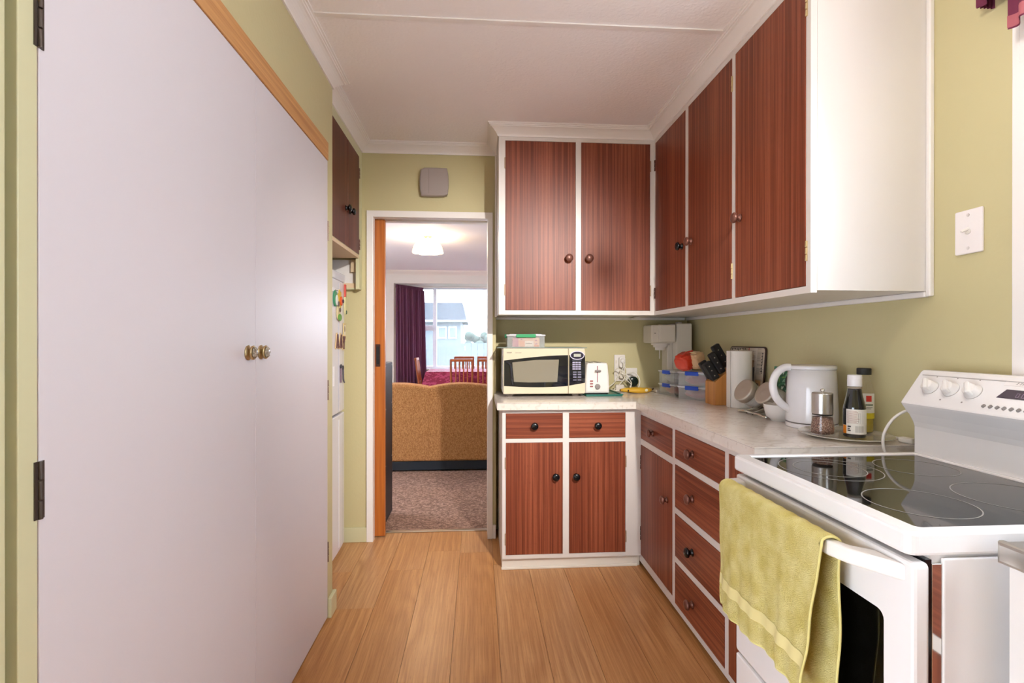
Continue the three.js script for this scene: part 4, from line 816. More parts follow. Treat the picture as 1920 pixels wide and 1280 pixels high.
{
  const px = 1.368, pd = 1.690, y = WT + 0.009, put = (g) => g.translate(px, y, -pd);
  const t = thing('oil_bottle', 'clear oil bottle with a black cap and a white label, behind the sauce bottle', 'bottle', px, y, pd);
  part(t, 'bottle', put(lathe([[0, 0], [0.028, 0], [0.030, 0.003], [0.030, 0.125], [0.0285, 0.15], [0.022, 0.178], [0.0165, 0.192], [0.016, 0.202], [0, 0.202]], 40)), M.glass);
  part(t, 'oil', put(lathe([[0, 0.003], [0.0275, 0.003], [0.0278, 0.06], [0, 0.06]], 32)), Ph('#d9c24a', 0.15, { transmission: 0.5, thickness: 0.03 }), null, 'yellow oil');
  part(t, 'cap', put(lathe([[0, 0.202], [0.0215, 0.202], [0.022, 0.204], [0.022, 0.223], [0.0205, 0.225], [0, 0.225]], 36)), M.blackSoft, null, 'black cap');
  const lab = canvasTex(256, 256, (c, w, h) => { c.fillStyle = '#e6e2da'; c.fillRect(0, 0, w, h); c.fillStyle = '#d8372c'; c.fillRect(96, 24, 70, 60); c.fillStyle = '#5d6a55'; c.fillRect(90, 110, 100, 14); c.fillStyle = '#8b8a80'; c.fillRect(100, 140, 80, 6); c.fillRect(100, 154, 60, 6); c.fillStyle = '#d8c832'; c.fillRect(0, 200, w, 56); });
  part(t, 'label', put(grid(24, 1, (u, v) => { const a = -1.3 + 2.2 * u; return { x: 0.0306 * Math.sin(a), y: 0.05 + 0.088 * v, z: 0.0306 * Math.cos(a) }; })), S('#ffffff', 0.5, { map: lab }), null, 'white label with a red square');
}
single('seasoning_packet', (() => { const g = new RoundedBoxGeometry(0.05, 0.04, 0.02, 3, 0.007); g.rotateX(-0.25); g.rotateY(0.2); g.translate(1.225, 0.9345, -1.69); return metric(flat(g)); })(), S('#e9e4da', 0.5), 'small white packet on the glass plate between grinder and sauce bottle', 'packet', [1.225, 0.914, 1.69]);
// ---- white flexes at the end of the worktop
single('power_cord', [tube([P(1.395, 1.02, 1.44), P(1.36, 1.035, 1.455), P(1.30, 1.01, 1.47), P(1.268, 0.965, 1.478), P(1.262, 0.925, 1.482), P(1.272, 0.89, 1.484)], 0.0042, 48, 10)], M.plastic, 'thick white flex arching from behind the control panel to the stove side', 'cord', [1.3, 0.9, 1.47]);
{
  const t = thing('plug', 'white plug on its flex lying at the back of the worktop beside the stove', 'plug', 1.36, WT, 1.6);
  part(t, 'flex', tube([P(1.402, 0.915, 1.505), P(1.396, 0.917, 1.525), P(1.404, 0.916, 1.56), P(1.406, 0.9145, 1.66), P(1.405, 0.9145, 1.75)], 0.004, 40, 8), M.plastic);
  part(t, 'plug_body', (() => { const g = new RoundedBoxGeometry(0.028, 0.018, 0.045, 3, 0.006); g.rotateY(0.3); g.translate(1.386, 0.9195, -1.530); return metric(flat(g)); })(), M.plasticWarm);
}

// ================================================================ FRIDGE AND ITS MAGNETS
const FX = -0.79;
{
  const t = thing('fridge', 'tall white fridge freezer in the alcove, covered with small magnets', 'fridge', -1.08, 0, 2.79);
  const dw = Ph('#e6e4ec', 0.22, { clearcoat: 0.3 });
  part(t, 'cabinet', bx(-1.40, -0.850, 0.03, 1.625, 2.50, 3.088, 0.008), dw);
  part(t, 'foot', [cyl(P(-0.9, 0, 2.55), P(-0.9, 0.03, 2.55), 0.02), cyl(P(-0.9, 0, 3.04), P(-0.9, 0.03, 3.04), 0.02), cyl(P(-1.35, 0, 2.55), P(-1.35, 0.03, 2.55), 0.02), cyl(P(-1.35, 0, 3.04), P(-1.35, 0.03, 3.04), 0.02)], M.dark);
  const door = (y0, y1) => { // gently bowed door front
    const pr = [[2.502, -0.846], [2.502, -0.812], [2.512, -0.802], [2.58, -0.794], [2.68, -0.7905], [2.79, -0.7895], [2.90, -0.7905], [3.0, -0.794], [3.07, -0.800], [3.083, -0.806], [3.088, -0.815], [3.088, -0.846]];
    const s = new THREE.Shape(pr.map(([d, x]) => new THREE.Vector2(x, d)));
    const g = new THREE.ExtrudeGeometry(s, { depth: y1 - y0 - 0.012, bevelEnabled: true, bevelSize: 0.006, bevelOffset: -0.006, bevelThickness: 0.006, bevelSegments: 3 });
    g.rotateX(-Math.PI / 2); g.translate(0, y0 + 0.006, 0); return metric(flat(g));
  };
  const up = part(t, 'door', door(0.828, 1.585), dw), low = part(t, 'door', door(0.035, 0.815), dw);
  part(t, 'top_trim', bx(-0.90, -0.797, 1.588, 1.636, 2.51, 3.084, 0.008), dw);
  part(t, 'handle_groove', [bx(-0.7905, -0.7882, 0.99, 1.10, 2.80, 2.83, 0.004)], S('#f6f4fa', 0.2), up);
  part(t, 'door_strip', bx(-0.7905, -0.7885, 0.84, 1.57, 2.915, 2.93, 0.002), S('#d9d7e2', 0.3), up);
  part(t, 'door_strip', bx(-0.7905, -0.7885, 0.06, 0.79, 2.915, 2.93, 0.002), S('#f4f3f8', 0.2), low);
  part(t, 'badge', bx(-0.7898, -0.7875, 1.512, 1.532, 2.79, 2.935, 0.001), S('#f2f0f6', 0.3), up);
  part(t, 'badge_line', bx(-0.7878, -0.7872, 1.519, 1.524, 2.83, 2.90), S('#8d8896', 0.4), up);
}
const MX = FX + 0.002;
const mag = (name, label, geos, mats, d, y, group) => { const t = thing(name, label, 'magnet', MX, y, d, group); geos.forEach((g, i) => part(t, ['body', 'detail', 'accent'][i], g, mats[i])); return t; };
const blob = (d, y, ry, rd, w0, w1, n = 20) => outline('L', MX, Array.from({ length: n }, (_, i) => [d + rd * Math.cos(i / n * 6.2832), y + ry * Math.sin(i / n * 6.2832)]), w1 - w0, [], 0.001, w0);
mag('magnet', 'green and white rounded fridge magnet beside the yellow flower one', [blob(2.83, 1.475, 0.045, 0.035, 0, 0.006), blob(2.845, 1.465, 0.03, 0.022, 0.006, 0.01), blob(2.868, 1.447, 0.014, 0.012, 0.008, 0.014)], [S('#2f8f62', 0.4), S('#e4e6e0', 0.4), S('#6d5a56', 0.5)], 2.83, 1.43);
mag('magnet', 'yellow flower fridge magnet with a red centre', [outline('L', MX, Array.from({ length: 48 }, (_, i) => { const a = i / 48 * 6.2832, r = 1 + 0.14 * Math.cos(7 * a); return [2.918 + 0.036 * r * Math.cos(a), 1.475 + 0.05 * r * Math.sin(a)]; }), 0.006, [], 0.001), blob(2.93, 1.467, 0.026, 0.018, 0.006, 0.013), blob(2.945, 1.467, 0.010, 0.009, 0.013, 0.02)], [S('#dcb73c', 0.4), S('#df5a2c', 0.4), S('#4a3a50', 0.4)], 2.92, 1.43);
mag('magnet', 'cream and green figure-shaped fridge magnet below the flower one', [blob(2.89, 1.40, 0.046, 0.03, 0, 0.007), blob(2.90, 1.372, 0.02, 0.032, 0.007, 0.012), blob(2.905, 1.415, 0.012, 0.012, 0.007, 0.012)], [S('#d8c79a', 0.5), S('#63a23c', 0.5), S('#5d4640', 0.5)], 2.89, 1.35);
mag('magnet', 'pale yellow leaf fridge magnet near the far edge of the fridge door', [blob(3.055, 1.455, 0.055, 0.018, -0.006, 0.004), blob(3.06, 1.41, 0.012, 0.012, 0.0, 0.006)], [S('#d6cf9c', 0.5), S('#3f5f48', 0.5)], 3.055, 1.40);
mag('magnet', 'thin red strip fridge magnet at the top far edge of the fridge door', [face('L', MX, 3.045, 3.062, 1.50, 1.575, -0.007, 0.004, 0.001)], [S('#d0584c', 0.5)], 3.05, 1.5);
mag('magnet', 'tall wood-framed fridge magnet above the letters, near the door edge', [outline('L', MX, rect(3.015, 3.058, 1.24, 1.345), 0.006, [rect(3.024, 3.05, 1.252, 1.333)], 0.001, -0.004), face('L', MX, 3.022, 3.052, 1.25, 1.335, -0.004, 0.0005), blob(3.037, 1.31, 0.018, 0.008, 0.0, 0.002)], [S('#d9c08a', 0.5), S('#e7e2dc', 0.5), S('#7a7068', 0.6)], 3.03, 1.24);
{
  const wood = S('#d6b888', 0.5), dk = S('#6e4a48', 0.6);
  const bar = (p, q, w = 0.006) => { const [a, b] = p, [c, e] = q, L = Math.hypot(c - a, e - b), nx = -(e - b) / L * w, ny = (c - a) / L * w; return outline('L', MX, [[a + nx, b + ny], [a - nx, b - ny], [c - nx, e - ny], [c + nx, e + ny]], 0.006, [], 0); };
  const L1 = (d, y, h, w) => ({
    A: [bar([d - w, y], [d, y + h]), bar([d, y + h], [d + w, y]), bar([d - w / 2, y + h * 0.35], [d + w / 2, y + h * 0.35])],
    Y: [bar([d - w, y + h], [d, y + h * 0.5]), bar([d + w, y + h], [d, y + h * 0.5]), bar([d, y + h * 0.5], [d, y])],
  });
  const letter = (k, d, y, label) => { const t = thing('letter_magnet', label, 'magnet', MX, y, d, 'wooden letter magnets in a row'); part(t, 'letter', merge(...L1(d, y, 0.088, 0.028)[k]), wood); part(t, 'pattern', merge(...L1(d, y + 0.006, 0.074, 0.022)[k].map((g) => { g.translate(0.004, 0, 0); return g; })), dk); };
  letter('A', 2.862, 1.195, 'first wooden letter A of the row on the fridge door');
  letter('A', 2.932, 1.195, 'second wooden letter A, in the middle of the row');
  letter('Y', 2.995, 1.185, 'wooden letter Y at the end of the row');
}
mag('magnet', 'straight mauve key-like hanging magnet below the letters', [tube([FXP(1.09, 2.945), FXP(1.05, 2.943), FXP(1.0, 2.945)], 0.006, 20, 6), ball(FXP(1.092, 2.945), 0.006, 0.014, 0.01)], [S('#8b7682', 0.5), S('#3b3a40', 0.4)], 2.945, 1.0);
mag('magnet', 'bent dark key-like hanging magnet beside the straight mauve one', [tube([FXP(1.085, 2.985), FXP(1.045, 2.99), FXP(1.01, 2.997), FXP(0.995, 3.015)], 0.005, 20, 6), ball(FXP(1.083, 2.985), 0.006, 0.014, 0.011)], [S('#5b5660', 0.5), S('#3b3a40', 0.4)], 2.985, 1.0);
function FXP(y, d) { return P(MX + 0.004, y, d); }

// ================================================================ ON THE WALLS
{
  const t = thing('door_chime', 'square grey door chime box with curved sides, on the wall above the doorway', 'chime', -0.271, 2.132, DW);
  const pts = []; const cv = (a, b, n, f) => { for (let i = 0; i < n; i++) pts.push(f(i / n)); };
  const x0 = -0.352, x1 = -0.186, y0 = 2.134, y1 = 2.306, b = 0.006;
  cv(0, 1, 8, (k) => [x1 + b * Math.sin(Math.PI * k), y0 + 0.012 + (y1 - y0 - 0.024) * k]); cv(0, 1, 8, (k) => [x1 - 0.004 - (x1 - x0 - 0.008) * k, y1 + 0.3 * b * Math.sin(Math.PI * k)]);
  cv(0, 1, 8, (k) => [x0 - b * Math.sin(Math.PI * k), y1 - 0.012 - (y1 - y0 - 0.024) * k]); cv(0, 1, 8, (k) => [x0 + 0.004 + (x1 - x0 - 0.008) * k, y0 - 0.3 * b * Math.sin(Math.PI * k)]);
  const gm = S('#a1948e', 0.5);
  part(t, 'back_plate', outline('F', DW, rect(x0 + 0.006, x1 - 0.006, y0 + 0.008, y1 - 0.006), 0.02), S('#857870', 0.6));
  part(t, 'cover', outline('F', DW - 0.01, pts, 0.034, [], 0.009), gm);
  part(t, 'cover_groove', face('F', DW - 0.044, -0.302, -0.2995, y0 + 0.014, y1 - 0.01, -0.001, 0.0004), S('#867a75', 0.6));
}
{
  const t = thing('light_switch', 'white rectangular wall switch with one small toggle, on the right wall', 'switch', XR, 1.555, 1.347);
  part(t, 'plate', outline('R', XR, roundRect(1.306, 1.3875, 1.491, 1.6175, 0.004), 0.007, [], 0.003), S('#f0e8e6', 0.35));
  part(t, 'toggle', (() => { const g = new THREE.CylinderGeometry(0.0032, 0.0055, 0.024, 12); g.rotateZ(Math.PI / 2 + 0.45); g.translate(XR - 0.017, 1.558, -1.347); return flat(g); })(), M.plastic);
  part(t, 'toggle_collar', aim(lathe([[0, 0], [0.0085, 0], [0.0085, 0.002], [0.006, 0.003], [0, 0.003]], 16), P(XR - 0.007, 1.555, 1.347), out.R), M.plasticWarm);
  for (const y of [1.602, 1.507]) part(t, 'screw', aim(lathe([[0, 0], [0.0045, 0], [0.004, 0.0012], [0, 0.0015]], 14), P(XR - 0.007, y, 1.347), out.R), S('#ddd4d0', 0.4));
}
// ---- window pelmet and net in the kitchen
{
  const t = thing('pelmet', 'maroon striped gathered fabric pelmet hanging above the kitchen window', 'pelmet', 1.34, 2.1, 0.3);
  const W = (u) => 1.276 - u * 1.95;
  part(t, 'fabric', grid(220, 14, (u, v) => { const d = W(u), y = 2.146 + 0.24 * v; return P(1.352 + 0.014 * Math.sin(u * 210) * (1 - 0.5 * v), y - 0.0 * u, d); }), M.maroon);
  part(t, 'return', grid(14, 14, (u, v) => P(1.352 + 0.05 * u + 0.002, 2.146 + 0.24 * v, 1.276 + 0.004 * Math.sin(u * 30))), M.maroon);
  part(t, 'rail', bx(1.345, XR, 2.385, 2.40, -0.69, 1.265), M.trim);
}
{
  const t = thing('curtain', 'dark maroon striped curtain tail at the near edge of the window', 'curtain', 1.33, 2.0, 1.0);
  part(t, 'fabric', grid(60, 20, (u, v) => P(1.325 + 0.014 * Math.sin(u * 38), 2.02 + 0.16 * v + 0.05 * u * (1 - v), 1.17 - 0.34 * u)), M.maroon);
  part(t, 'stripe', grid(60, 4, (u, v) => P(1.3235 + 0.014 * Math.sin(u * 38), 2.024 + 0.03 * v + 0.05 * u, 1.17 - 0.34 * u)), S('#a85c63', 0.85), null, 'pinkish stripe along the hem');
}
single('net_curtain', grid(200, 16, (u, v) => P(1.390 + 0.007 * Math.sin(u * 190), 1.955 + 0.20 * v, 1.20 - 1.8 * u)), M.sheer, 'short white net valance behind the maroon pelmet', 'net curtain', [1.375, 1.955, 0.2]);
// ---- the kitchen's pendant lamp
{
  const t = thing('pendant_lamp', 'white glass globe pendant lamp hanging from the kitchen ceiling', 'lamp', LAMP.x, CEIL, LAMP.d);
  part(t, 'ceiling_rose', lathe([[0, -0.03], [0.03, -0.028], [0.05, -0.012], [0.052, 0], [0, 0]], 32).translate(LAMP.x, CEIL, -LAMP.d), M.plastic);
  part(t, 'flex', cyl(P(LAMP.x, LAMP.y + 0.1, LAMP.d), P(LAMP.x, CEIL - 0.028, LAMP.d), 0.0035), M.plastic);
  part(t, 'lamp_holder', lathe([[0.024, 0], [0.026, 0.01], [0.018, 0.05], [0, 0.055]], 24).translate(LAMP.x, LAMP.y + 0.048, -LAMP.d), M.plastic);
  part(t, 'globe', ball(P(LAMP.x, LAMP.y, LAMP.d), 0.055, 0.055, 0.055, 40, 28), S('#fff6e6', 0.4, { emissive: LAMP.color, emissiveIntensity: 1.2 }));
  const l = new THREE.PointLight(LAMP.color, LAMP.power, 0, 2); l.position.copy(P(LAMP.x, LAMP.y, LAMP.d)); l.castShadow = true; l.shadow.radius = 1.5; l.name = 'pendant_light'; scene.add(l);
}
// ---- ceiling spotlight aimed at the far cupboards
{
  const sx = 0.80, sy = 2.36, sd = 0.15, at = P(sx, sy, sd), aimAt = P(-0.04, 0.98, 3.0), dir = aimAt.clone().sub(at).normalize();
  const t = thing('spotlight', 'white ceiling spotlight turned towards the far cupboards', 'lamp', sx, CEIL, sd);
  part(t, 'base', lathe([[0, -0.022], [0.045, -0.02], [0.05, 0], [0, 0]], 28).translate(sx, CEIL, -sd), M.plastic);
  part(t, 'arm', cyl(P(sx, CEIL - 0.02, sd), at.clone().addScaledVector(dir, -0.03), 0.006), M.plastic);
  part(t, 'shade', aim(lathe([[0, -0.08], [0.028, -0.075], [0.036, -0.05], [0.045, 0.02], [0.043, 0.02], [0.033, -0.048], [0, -0.07]].map(([r, h]) => [r, h]), 32), at, dir), M.plastic);
  part(t, 'bulb', aim(lathe([[0, -0.03], [0.034, -0.03], [0.036, -0.012], [0, -0.006]], 28), at, dir), S('#fff6e6', 0.4, { emissive: LAMP.color, emissiveIntensity: 4 }));
  const s = new THREE.SpotLight(LAMP.color, LAMP.spot, 0, 0.49, 1, 2); s.position.copy(at.clone().addScaledVector(dir, 0.004)); s.target.position.copy(aimAt); s.castShadow = true; s.shadow.radius = 2.2; s.name = 'spot_light'; scene.add(s); scene.add(s.target); s.target.name = 'spot_target';
}

// ================================================================ LIVING ROOM
const LD = 8.7, LXL = -3.4, LXR = 2.3, LC = 2.445;
struct('floor_living', bx(LXL, LXR, -0.05, 0, 3.295, 9.7), M.carpet);
struct('ceiling_living', bx(LXL - 0.1, LXR + 0.1, LC, LC + 0.1, 3.2, LD + 0.1), S('#f2ecf2', 0.85));
struct('wall_living_left', [bx(LXL - 0.1, LXL, 0, LC, 3.2, 3.6), bx(LXL - 0.1, LXL, 0, LC, 6.0, LD + 0.1), bx(LXL - 0.1, LXL, 2.15, LC, 3.6, 6.0)], M.whiteWall);
{
  const w = structGroup('window_3');
  struct('window_frame', outline('L', LXL, rect(3.6, 6.0, 0, 2.15), 0.06, [rect(3.68, 4.77, 0.08, 2.07), rect(4.83, 5.92, 0.08, 2.07)], 0, -0.06), M.trim, w);
  struct('pane', bx(LXL - 0.035, LXL - 0.03, 0.08, 2.07, 3.68, 4.77), M.pane, w); struct('pane', bx(LXL - 0.035, LXL - 0.03, 0.08, 2.07, 4.83, 5.92), M.pane, w);
}
struct('wall_living_right', bx(LXR, LXR + 0.1, 0, LC, 3.2, LD + 0.1), M.whiteWall);
struct('wall_living_far', [bx(LXL, -1.435, 0, LC, LD, LD + 0.1), bx(1.9, LXR, 0, LC, LD, LD + 0.1), bx(-1.435, 1.9, 2.228, LC, LD, LD + 0.1)], M.whiteWall);
struct('cornice_living', moulding(CORNICE.map(([a, b]) => [a * 1.3, b * 1.3]), P(LXL, LC, LD), P(LXR, LC, LD), VZ(1)), M.trim);
const wedge = (a, b, y0, y1, th) => { const dir = b.clone().sub(a), L = dir.length(), g = new THREE.BoxGeometry(L, y1 - y0, th).toNonIndexed(); g.translate(L / 2, (y0 + y1) / 2, -th / 2); g.rotateY(Math.atan2(-dir.z, dir.x)); g.translate(a.x, 0, a.z); return metric(flat(g)); };
struct('wall_bay', [wedge(P(-1.435, 0, LD), P(-1.06, 0, 9.42), 0, 2.3, 0.08), wedge(P(1.52, 0, 9.42), P(1.9, 0, LD), 0, 2.3, 0.08), bx(-1.1, 1.6, 0, 0.72, 9.42, 9.5)], M.whiteWall);
struct('ceiling_bay', bx(-1.6, 2.0, 2.245, 2.33, LD + 0.02, 9.55), M.whiteWall);
{
  const w = structGroup('window_4');
  const o = [[-1.03, -0.832, 0.77, 1.43], [-1.03, -0.832, 1.53, 2.20], [-0.765, 0.55, 0.77, 2.20], [0.615, 1.46, 0.77, 2.20]];
  struct('window_frame', outline('F', 9.42, rect(-1.08, 1.53, 0.72, 2.246), 0.06, o.map((q) => rect(...q)), 0.004, -0.06), S('#dfe0ee', 0.4), w);
  for (const q of o) struct('pane', bx(q[0], q[1], q[2], q[3], 9.45, 9.454), M.pane, w);
  struct('window_sill', bx(-1.07, 1.52, 0.70, 0.72, 9.36, 9.43, 0.004), M.trim, w);
}
// ---- curtain, net and rail
{
  const t = thing('curtain', 'full-length plum purple pleated curtain at the left of the bay window', 'curtain', -1.2, 0.02, 9.0);
  const a = P(-1.405, 0, 8.70), b = P(-1.0, 0, 9.28), nn = new THREE.Vector3(b.z - a.z, 0, -(b.x - a.x)).normalize().multiplyScalar(-1);
  const fold = (u, v) => Math.sin(u * 58 + 0.6 * Math.sin(v * 2)) + 0.45 * Math.sin(u * 31 + 1.7 + v);
  part(t, 'cloth', grid(180, 20, (u, v) => { const spread = 1 + 0.07 * (1 - v); const p = a.clone().lerp(b, u * spread); const q = p.addScaledVector(nn, 0.042 * fold(u, v) * (1 - 0.35 * v)); return { x: q.x, y: 0.02 + 2.135 * v, z: q.z }; }), M.curtain);
  part(t, 'heading', grid(180, 4, (u, v) => { const p = a.clone().lerp(b, u).addScaledVector(nn, 0.012 * Math.sin(u * 120)); return { x: p.x, y: 2.15 + 0.062 * v, z: p.z }; }), M.curtain);
}
single('net_curtain', grid(420, 10, (u, v) => { const x = -1.01 + 2.5 * u; const q = P(x, 0.03 + 2.185 * v, 9.335 + 0.016 * Math.sin(u * 330 + 0.8 * Math.sin(u * 37)) * (1 - 0.4 * v)); return q; }), M.sheer, 'full-length white net curtain across the bay window', 'net curtain', [0.2, 0.03, 9.33]);
single('curtain_rail', [bx(-1.0, 1.5, 2.215, 2.238, 9.30, 9.325, 0.004), wedge(P(-1.42, 0, 8.69), P(-1.0, 0, 9.3), 2.222, 2.238, 0.012)], M.trim, 'white curtain rail round the top of the bay', 'curtain rail', [0.2, 2.215, 9.3]);
// ---- ceiling lamp with a scalloped glass dome
{
  const t = thing('ceiling_lamp', 'lit cream glass dome lamp with scalloped edge and brass cap, on the living room ceiling', 'lamp', DOME.x, LC, DOME.d);
  const at = (g) => g.translate(DOME.x, 0, -DOME.d);
  part(t, 'cap', at(lathe([[0, 0], [0.03, 0], [0.036, 0.012], [0.05, 0.02], [0.052, 0.026], [0, 0.027]].map(([r, h]) => [r, LC - 0.027 + h]), 28)), S('#c99b3c', 0.25, { metalness: 0.9 }));
  const dome = (k) => grid(96, 16, (u, v) => { const a = u * 2 * Math.PI, sc = Math.abs(Math.sin(4 * a)), r = k * (0.028 + 0.150 * Math.sin(v * 1.50)), y = LC - 0.03 - 0.155 * (1 - Math.cos(v * 1.42)) / (1 - Math.cos(1.42)) * (0.86 + 0.14 * (v > 0.6 ? 1 + 0.35 * (sc - 0.5) * (v - 0.6) / 0.4 : 1)); return { x: r * Math.sin(a), y, z: r * Math.cos(a) }; });
  const sh = part(t, 'shade', at(dome(1)), Ph('#ffeec4', 0.7, { transmission: 0.2, thickness: 0, emissive: new THREE.Color(1.0, 0.80, 0.48), emissiveIntensity: 0.45, side: THREE.DoubleSide }));
  const vine = []; for (let i = 0; i <= 60; i++) { const a = i / 60 * 2 * Math.PI; vine.push(new THREE.Vector3(0.172 * Math.sin(a), LC - 0.145 + 0.008 * Math.sin(9 * a), 0.172 * Math.cos(a))); }
  part(t, 'painted_vine', at(tube(vine, 0.0016, 160, 5, false)), S('#8a6a3a', 0.6), sh, 'thin brown vine line');
  part(t, 'bulb', at(ball(new THREE.Vector3(0, LC - 0.10, 0), 0.03, 0.036, 0.03)), S('#fff3d8', 0.4, { emissive: new THREE.Color(1, 0.85, 0.55), emissiveIntensity: 1.6 }));
  const l = new THREE.PointLight(DOME.color, DOME.power, 0, 2); l.position.copy(P(DOME.x, LC - 0.10, DOME.d)); l.castShadow = true; l.shadow.radius = 2; l.name = 'dome_light'; scene.add(l);
}
// ---- sofa seen from behind
{
  const t = thing('sofa', 'tan fabric two-seat sofa seen from behind, with a double-humped back and navy base', 'sofa', -0.47, 0, 5.25);
  const D = 4.80, xm = -0.468, hump = (x) => { const k = Math.abs(x - xm) / 0.645; return k < 1 ? 0.795 + 0.036 * Math.sin(Math.PI * Math.pow(k, 0.92)) : 0.795 - 0.10 * (k - 1) * 3; };
  const top = []; for (let i = 0; i <= 60; i++) { const x = -1.20 + 1.464 * i / 60; top.push([x, hump(x)]); }
  const back = [[-1.20, 0.095], [0.264, 0.095], ...top.slice().reverse()];
  const b = part(t, 'back', outline('F', D + 0.21, back, 0.21, [], 0.022), M.sofa);
  part(t, 'piping', tube(top.map(([x, y]) => P(x, y - 0.038, D - 0.001)), 0.0035, 120, 6), M.sofa, b);
  part(t, 'seam', tube([P(xm, 0.77, D - 0.0005), P(xm, 0.5, D), P(xm, 0.12, D)], 0.002, 20, 6), M.sofa, b);
  part(t, 'base', bx(-1.19, 0.254, 0.012, 0.094, D + 0.006, 5.62, 0.004), M.navy, null, 'dark navy base strip');
  for (const x of [-1.20, 0.084]) part(t, 'arm', bx(x, x + 0.18, 0.095, 0.60, D + 0.19, 5.65, 0.05), M.sofa);
  for (const x of [-1.01, -0.463]) part(t, 'seat_cushion', bx(x, x + 0.54, 0.26, 0.45, D + 0.2, 5.66, 0.04), M.sofa);
  part(t, 'seat_deck', bx(-1.02, 0.084, 0.095, 0.255, D + 0.2, 5.62), M.sofa);
  for (const [x, d] of [[-1.12, 4.88], [0.18, 4.88], [-1.12, 5.55], [0.18, 5.55]]) part(t, 'foot', cyl(P(x, 0, d), P(x, 0.014, d), 0.03), M.dark);
}
// ---- dark metal cabinet beside the doorway
{
  const t = thing('cabinet', 'dark grey metal cabinet with small screw heads, just inside the doorway', 'cabinet', -0.87, 0, 3.53);
  const mt = S('#18171d', 0.5);
  part(t, 'body', bx(-1.12, -0.618, 0.02, 1.09, 3.385, 3.665, 0.003), mt);
  part(t, 'side_sheet', bx(-0.617, -0.6135, 0.022, 1.088, 3.388, 3.662, 0.001), mt);
  part(t, 'foot', [bx(-1.1, -0.64, 0, 0.02, 3.41, 3.64)], M.dark);
  for (const [y, d] of [[1.07, 3.40], [1.07, 3.64], [0.78, 3.405], [0.80, 3.64], [0.42, 3.64], [0.40, 3.405], [0.06, 3.40]]) part(t, 'screw', ball(P(-0.6133, y, d), 0.0018, 0.005, 0.005, 10, 6), M.steel);
}
// ---- dining table, cloth and chairs
{
  const t = thing('dining_table', 'dining table hidden under a maroon patterned cloth', 'table', 0.25, 0, 8.38);
  part(t, 'tabletop', bx(-0.80, 1.3, 0.715, 0.744, 7.965, 8.79, 0.004), M.chair);
  for (const [x, d] of [[-0.74, 8.03], [1.24, 8.03], [-0.74, 8.73], [1.24, 8.73]]) part(t, 'leg', bx(x - 0.03, x + 0.03, 0, 0.715, d - 0.03, d + 0.03, 0.004), M.chair);
  const per = [[-0.815, 7.95], [1.315, 7.95], [1.315, 8.805], [-0.815, 8.805], [-0.815, 7.95]];
  const skirt = grid(240, 8, (u, v) => { const k = Math.min(3, Math.floor(u * 4)), f = u * 4 - k, [ax, ad] = per[k], [bx_, bd] = per[k + 1], x = ax + (bx_ - ax) * f, d = ad + (bd - ad) * f, fl = (1 - v) * (0.012 * Math.sin(u * 120) + 0.03 + 0.05 * Math.pow(Math.abs(2 * f - 1), 8)); const cx = 0.25, cd = 8.38, L = Math.hypot(x - cx, d - cd); const q = P(x + (x - cx) / L * fl, 0.50 + 0.252 * v, d + (d - cd) / L * fl); q.u = u * 6; q.v = v * 0.32; return q; });
  single('tablecloth', [bx(-0.815, 1.315, 0.7445, 0.7525, 7.95, 8.805, 0.003), skirt], M.maroonCloth, 'maroon and pink patterned tablecloth hanging over the dining table', 'tablecloth', [0.25, 0.50, 8.38]);
}
{
  const wood = M.chair;
  function chair(label) {
    const t = thing('dining_chair', label, 'chair', 0, 0, 0, 'wooden slat-back dining chairs round the table');
    const w = 0.165, tz = (y) => 0.012 + 0.055 * Math.pow(Math.max(0, (y - 0.42) / 0.54), 1.3); // back leans to +z
    for (const s of [-1, 1]) {
      part(t, 'back_leg', tube([new THREE.Vector3(s * 0.155, 0, 0.05), new THREE.Vector3(s * 0.158, 0.42, 0.015), new THREE.Vector3(s * w, 0.70, 0.015 + tz(0.70)), new THREE.Vector3(s * w, 0.945, 0.015 + tz(0.945))], 0.017, 24, 8), wood);
      part(t, 'front_leg', cyl(new THREE.Vector3(s * 0.165, 0, -0.36), new THREE.Vector3(s * 0.165, 0.43, -0.36), 0.015, 0.02, 10), wood);
    }
    part(t, 'top_rail', bx(-0.176, 0.176, 0.918, 0.96, -0.103, -0.063, 0.008), wood);
    part(t, 'lower_rail', bx(-0.15, 0.15, 0.55, 0.58, -0.05, -0.025, 0.004), wood);
    for (let i = 0; i < 4; i++) { const x = -0.09 + 0.06 * i; part(t, 'slat', tube([new THREE.Vector3(x, 0.565, 0.037), new THREE.Vector3(x, 0.75, 0.055), new THREE.Vector3(x, 0.93, 0.08)], 0.0105, 16, 8), wood); }
    part(t, 'seat', bx(-0.19, 0.19, 0.42, 0.46, -0.04, 0.38, 0.012), S('#6b3a44', 0.8));
    for (const s of [-1, 1]) part(t, 'stretcher', cyl(new THREE.Vector3(s * 0.158, 0.2, 0.03), new THREE.Vector3(s * 0.165, 0.2, -0.36), 0.01), wood);
    return t;
  }
  const c = chair('slat-back dining chair on the near side of the table, closer to the curtain');
  c.position.copy(P(-0.248, 0, 7.86));
  const put = (label, x, d, r) => { const q = copyOf(c, label); q.position.copy(P(x, 0, d)); q.rotation.y = r; };
  put('slat-back dining chair on the near side of the table, next to the door edge', 0.172, 7.86, 0);
  put('slat-back dining chair on the window side, seen behind the chair closer to the curtain', -0.243, 9.02, Math.PI);
  put('slat-back dining chair on the window side, seen behind the chair next to the door edge', 0.172, 9.02, Math.PI);
  put('dining chair at the end of the table, seen edge-on before the purple curtain', -0.925, 8.38, -Math.PI / 2);
}
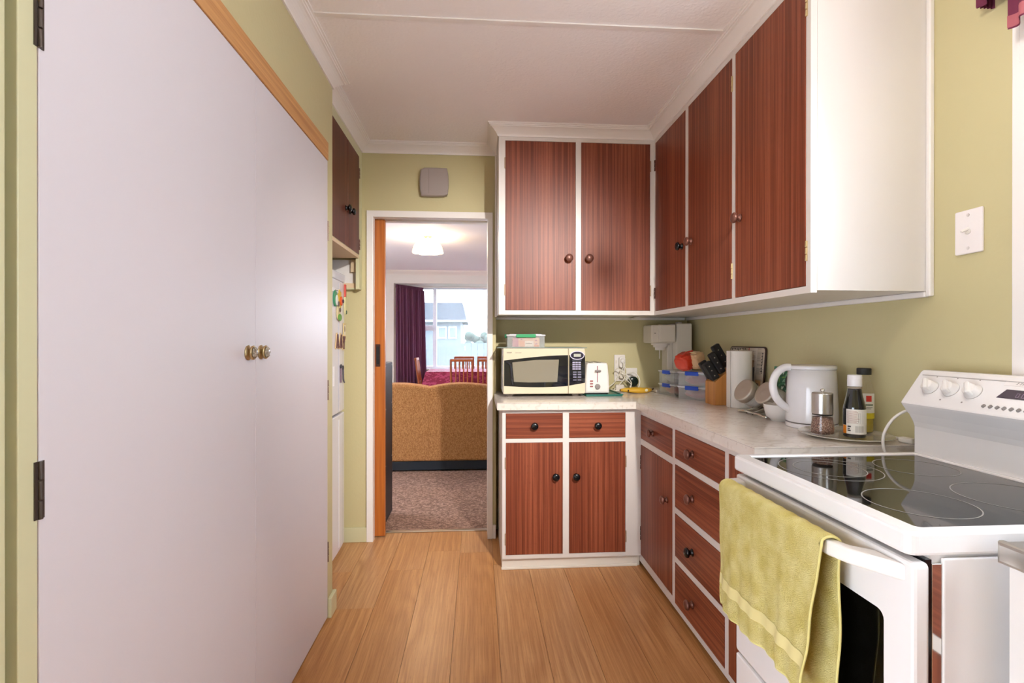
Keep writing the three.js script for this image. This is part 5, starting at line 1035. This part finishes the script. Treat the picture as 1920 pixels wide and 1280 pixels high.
// ================================================================ OUTSIDE
struct('ground', bx(-30, 30, -0.4, -0.3, 9.6, 80), S('#3f4a36', 1));
{
  const t = thing('house', 'pale neighbouring house with a grey roof, seen through the net curtain', 'house', -4.5, -0.3, 28);
  const wl = S('#5f6a74', 0.8), rf = S('#3a414c', 0.8);
  part(t, 'wall', bx(-8.0, -0.85, -0.3, 2.35, 25.2, 31), wl);
  part(t, 'roof', (() => { const s = new THREE.Shape([[-8.4, 2.26], [-0.55, 2.22], [-0.75, 3.12], [-8.2, 3.12]].map(([x, y]) => new THREE.Vector2(x, y))); const g = new THREE.ExtrudeGeometry(s, { depth: 6.6, bevelEnabled: false }); g.translate(0, 0, -31.4); return metric(flat(g)); })(), rf);
  part(t, 'gutter', bx(-8.4, -0.52, 2.16, 2.27, 24.7, 24.85, 0.02), S('#8d979f', 0.5));
  for (const [x0, x1] of [[-2.0, -1.55], [-1.45, -1.05], [-4.2, -3.0]]) { const f = part(t, 'window', outline('F', 25.2, rect(x0, x1, 1.35, 1.95), 0.05, [rect(x0 + 0.05, x1 - 0.05, 1.4, 1.9)]), S('#e8edf0', 0.5)); part(t, 'window_glass', bx(x0 + 0.04, x1 - 0.04, 1.39, 1.91, 25.17, 25.19), S('#5b6b7a', 0.1), f); }
}
{
  const t = thing('fence', 'pale timber board fence outside the bay window', 'fence', 0, -0.3, 16);
  const fm = S('#5a646c', 0.8);
  for (let i = 0; i < 30; i++) part(t, 'board', bx(-3 + i * 0.2, -2.81 + i * 0.2, -0.25, 1.16 + 0.01 * ((i * 7) % 3), 16, 16.025), fm);
  part(t, 'rail', [bx(-3, 3, 0.1, 0.2, 16.025, 16.07), bx(-3, 3, 0.85, 0.95, 16.025, 16.07)], fm);
  for (let i = 0; i < 4; i++) part(t, 'post', bx(-3 + i * 2, -2.9 + i * 2, -0.3, 1.1, 16.07, 16.17), fm);
}
{
  const pos = [], g0 = new THREE.SphereGeometry(1, 8, 6);
  const geos = []; for (let i = 0; i < 260; i++) { const g = g0.clone(), r = rr(0.10, 0.2); g.scale(r, r * rr(0.8, 1.1), r); g.translate(rr(-0.35, 2.6), rr(-0.15, 1.5), -rr(17.7, 18.5)); geos.push(flat(g)); }
  single('hedge', geos, S('#3c4a42', 1), 'clipped grey green hedge behind the fence, right of the house', 'hedge', [1.9, -0.3, 18.1]);
}
renderer.render(scene, camera);
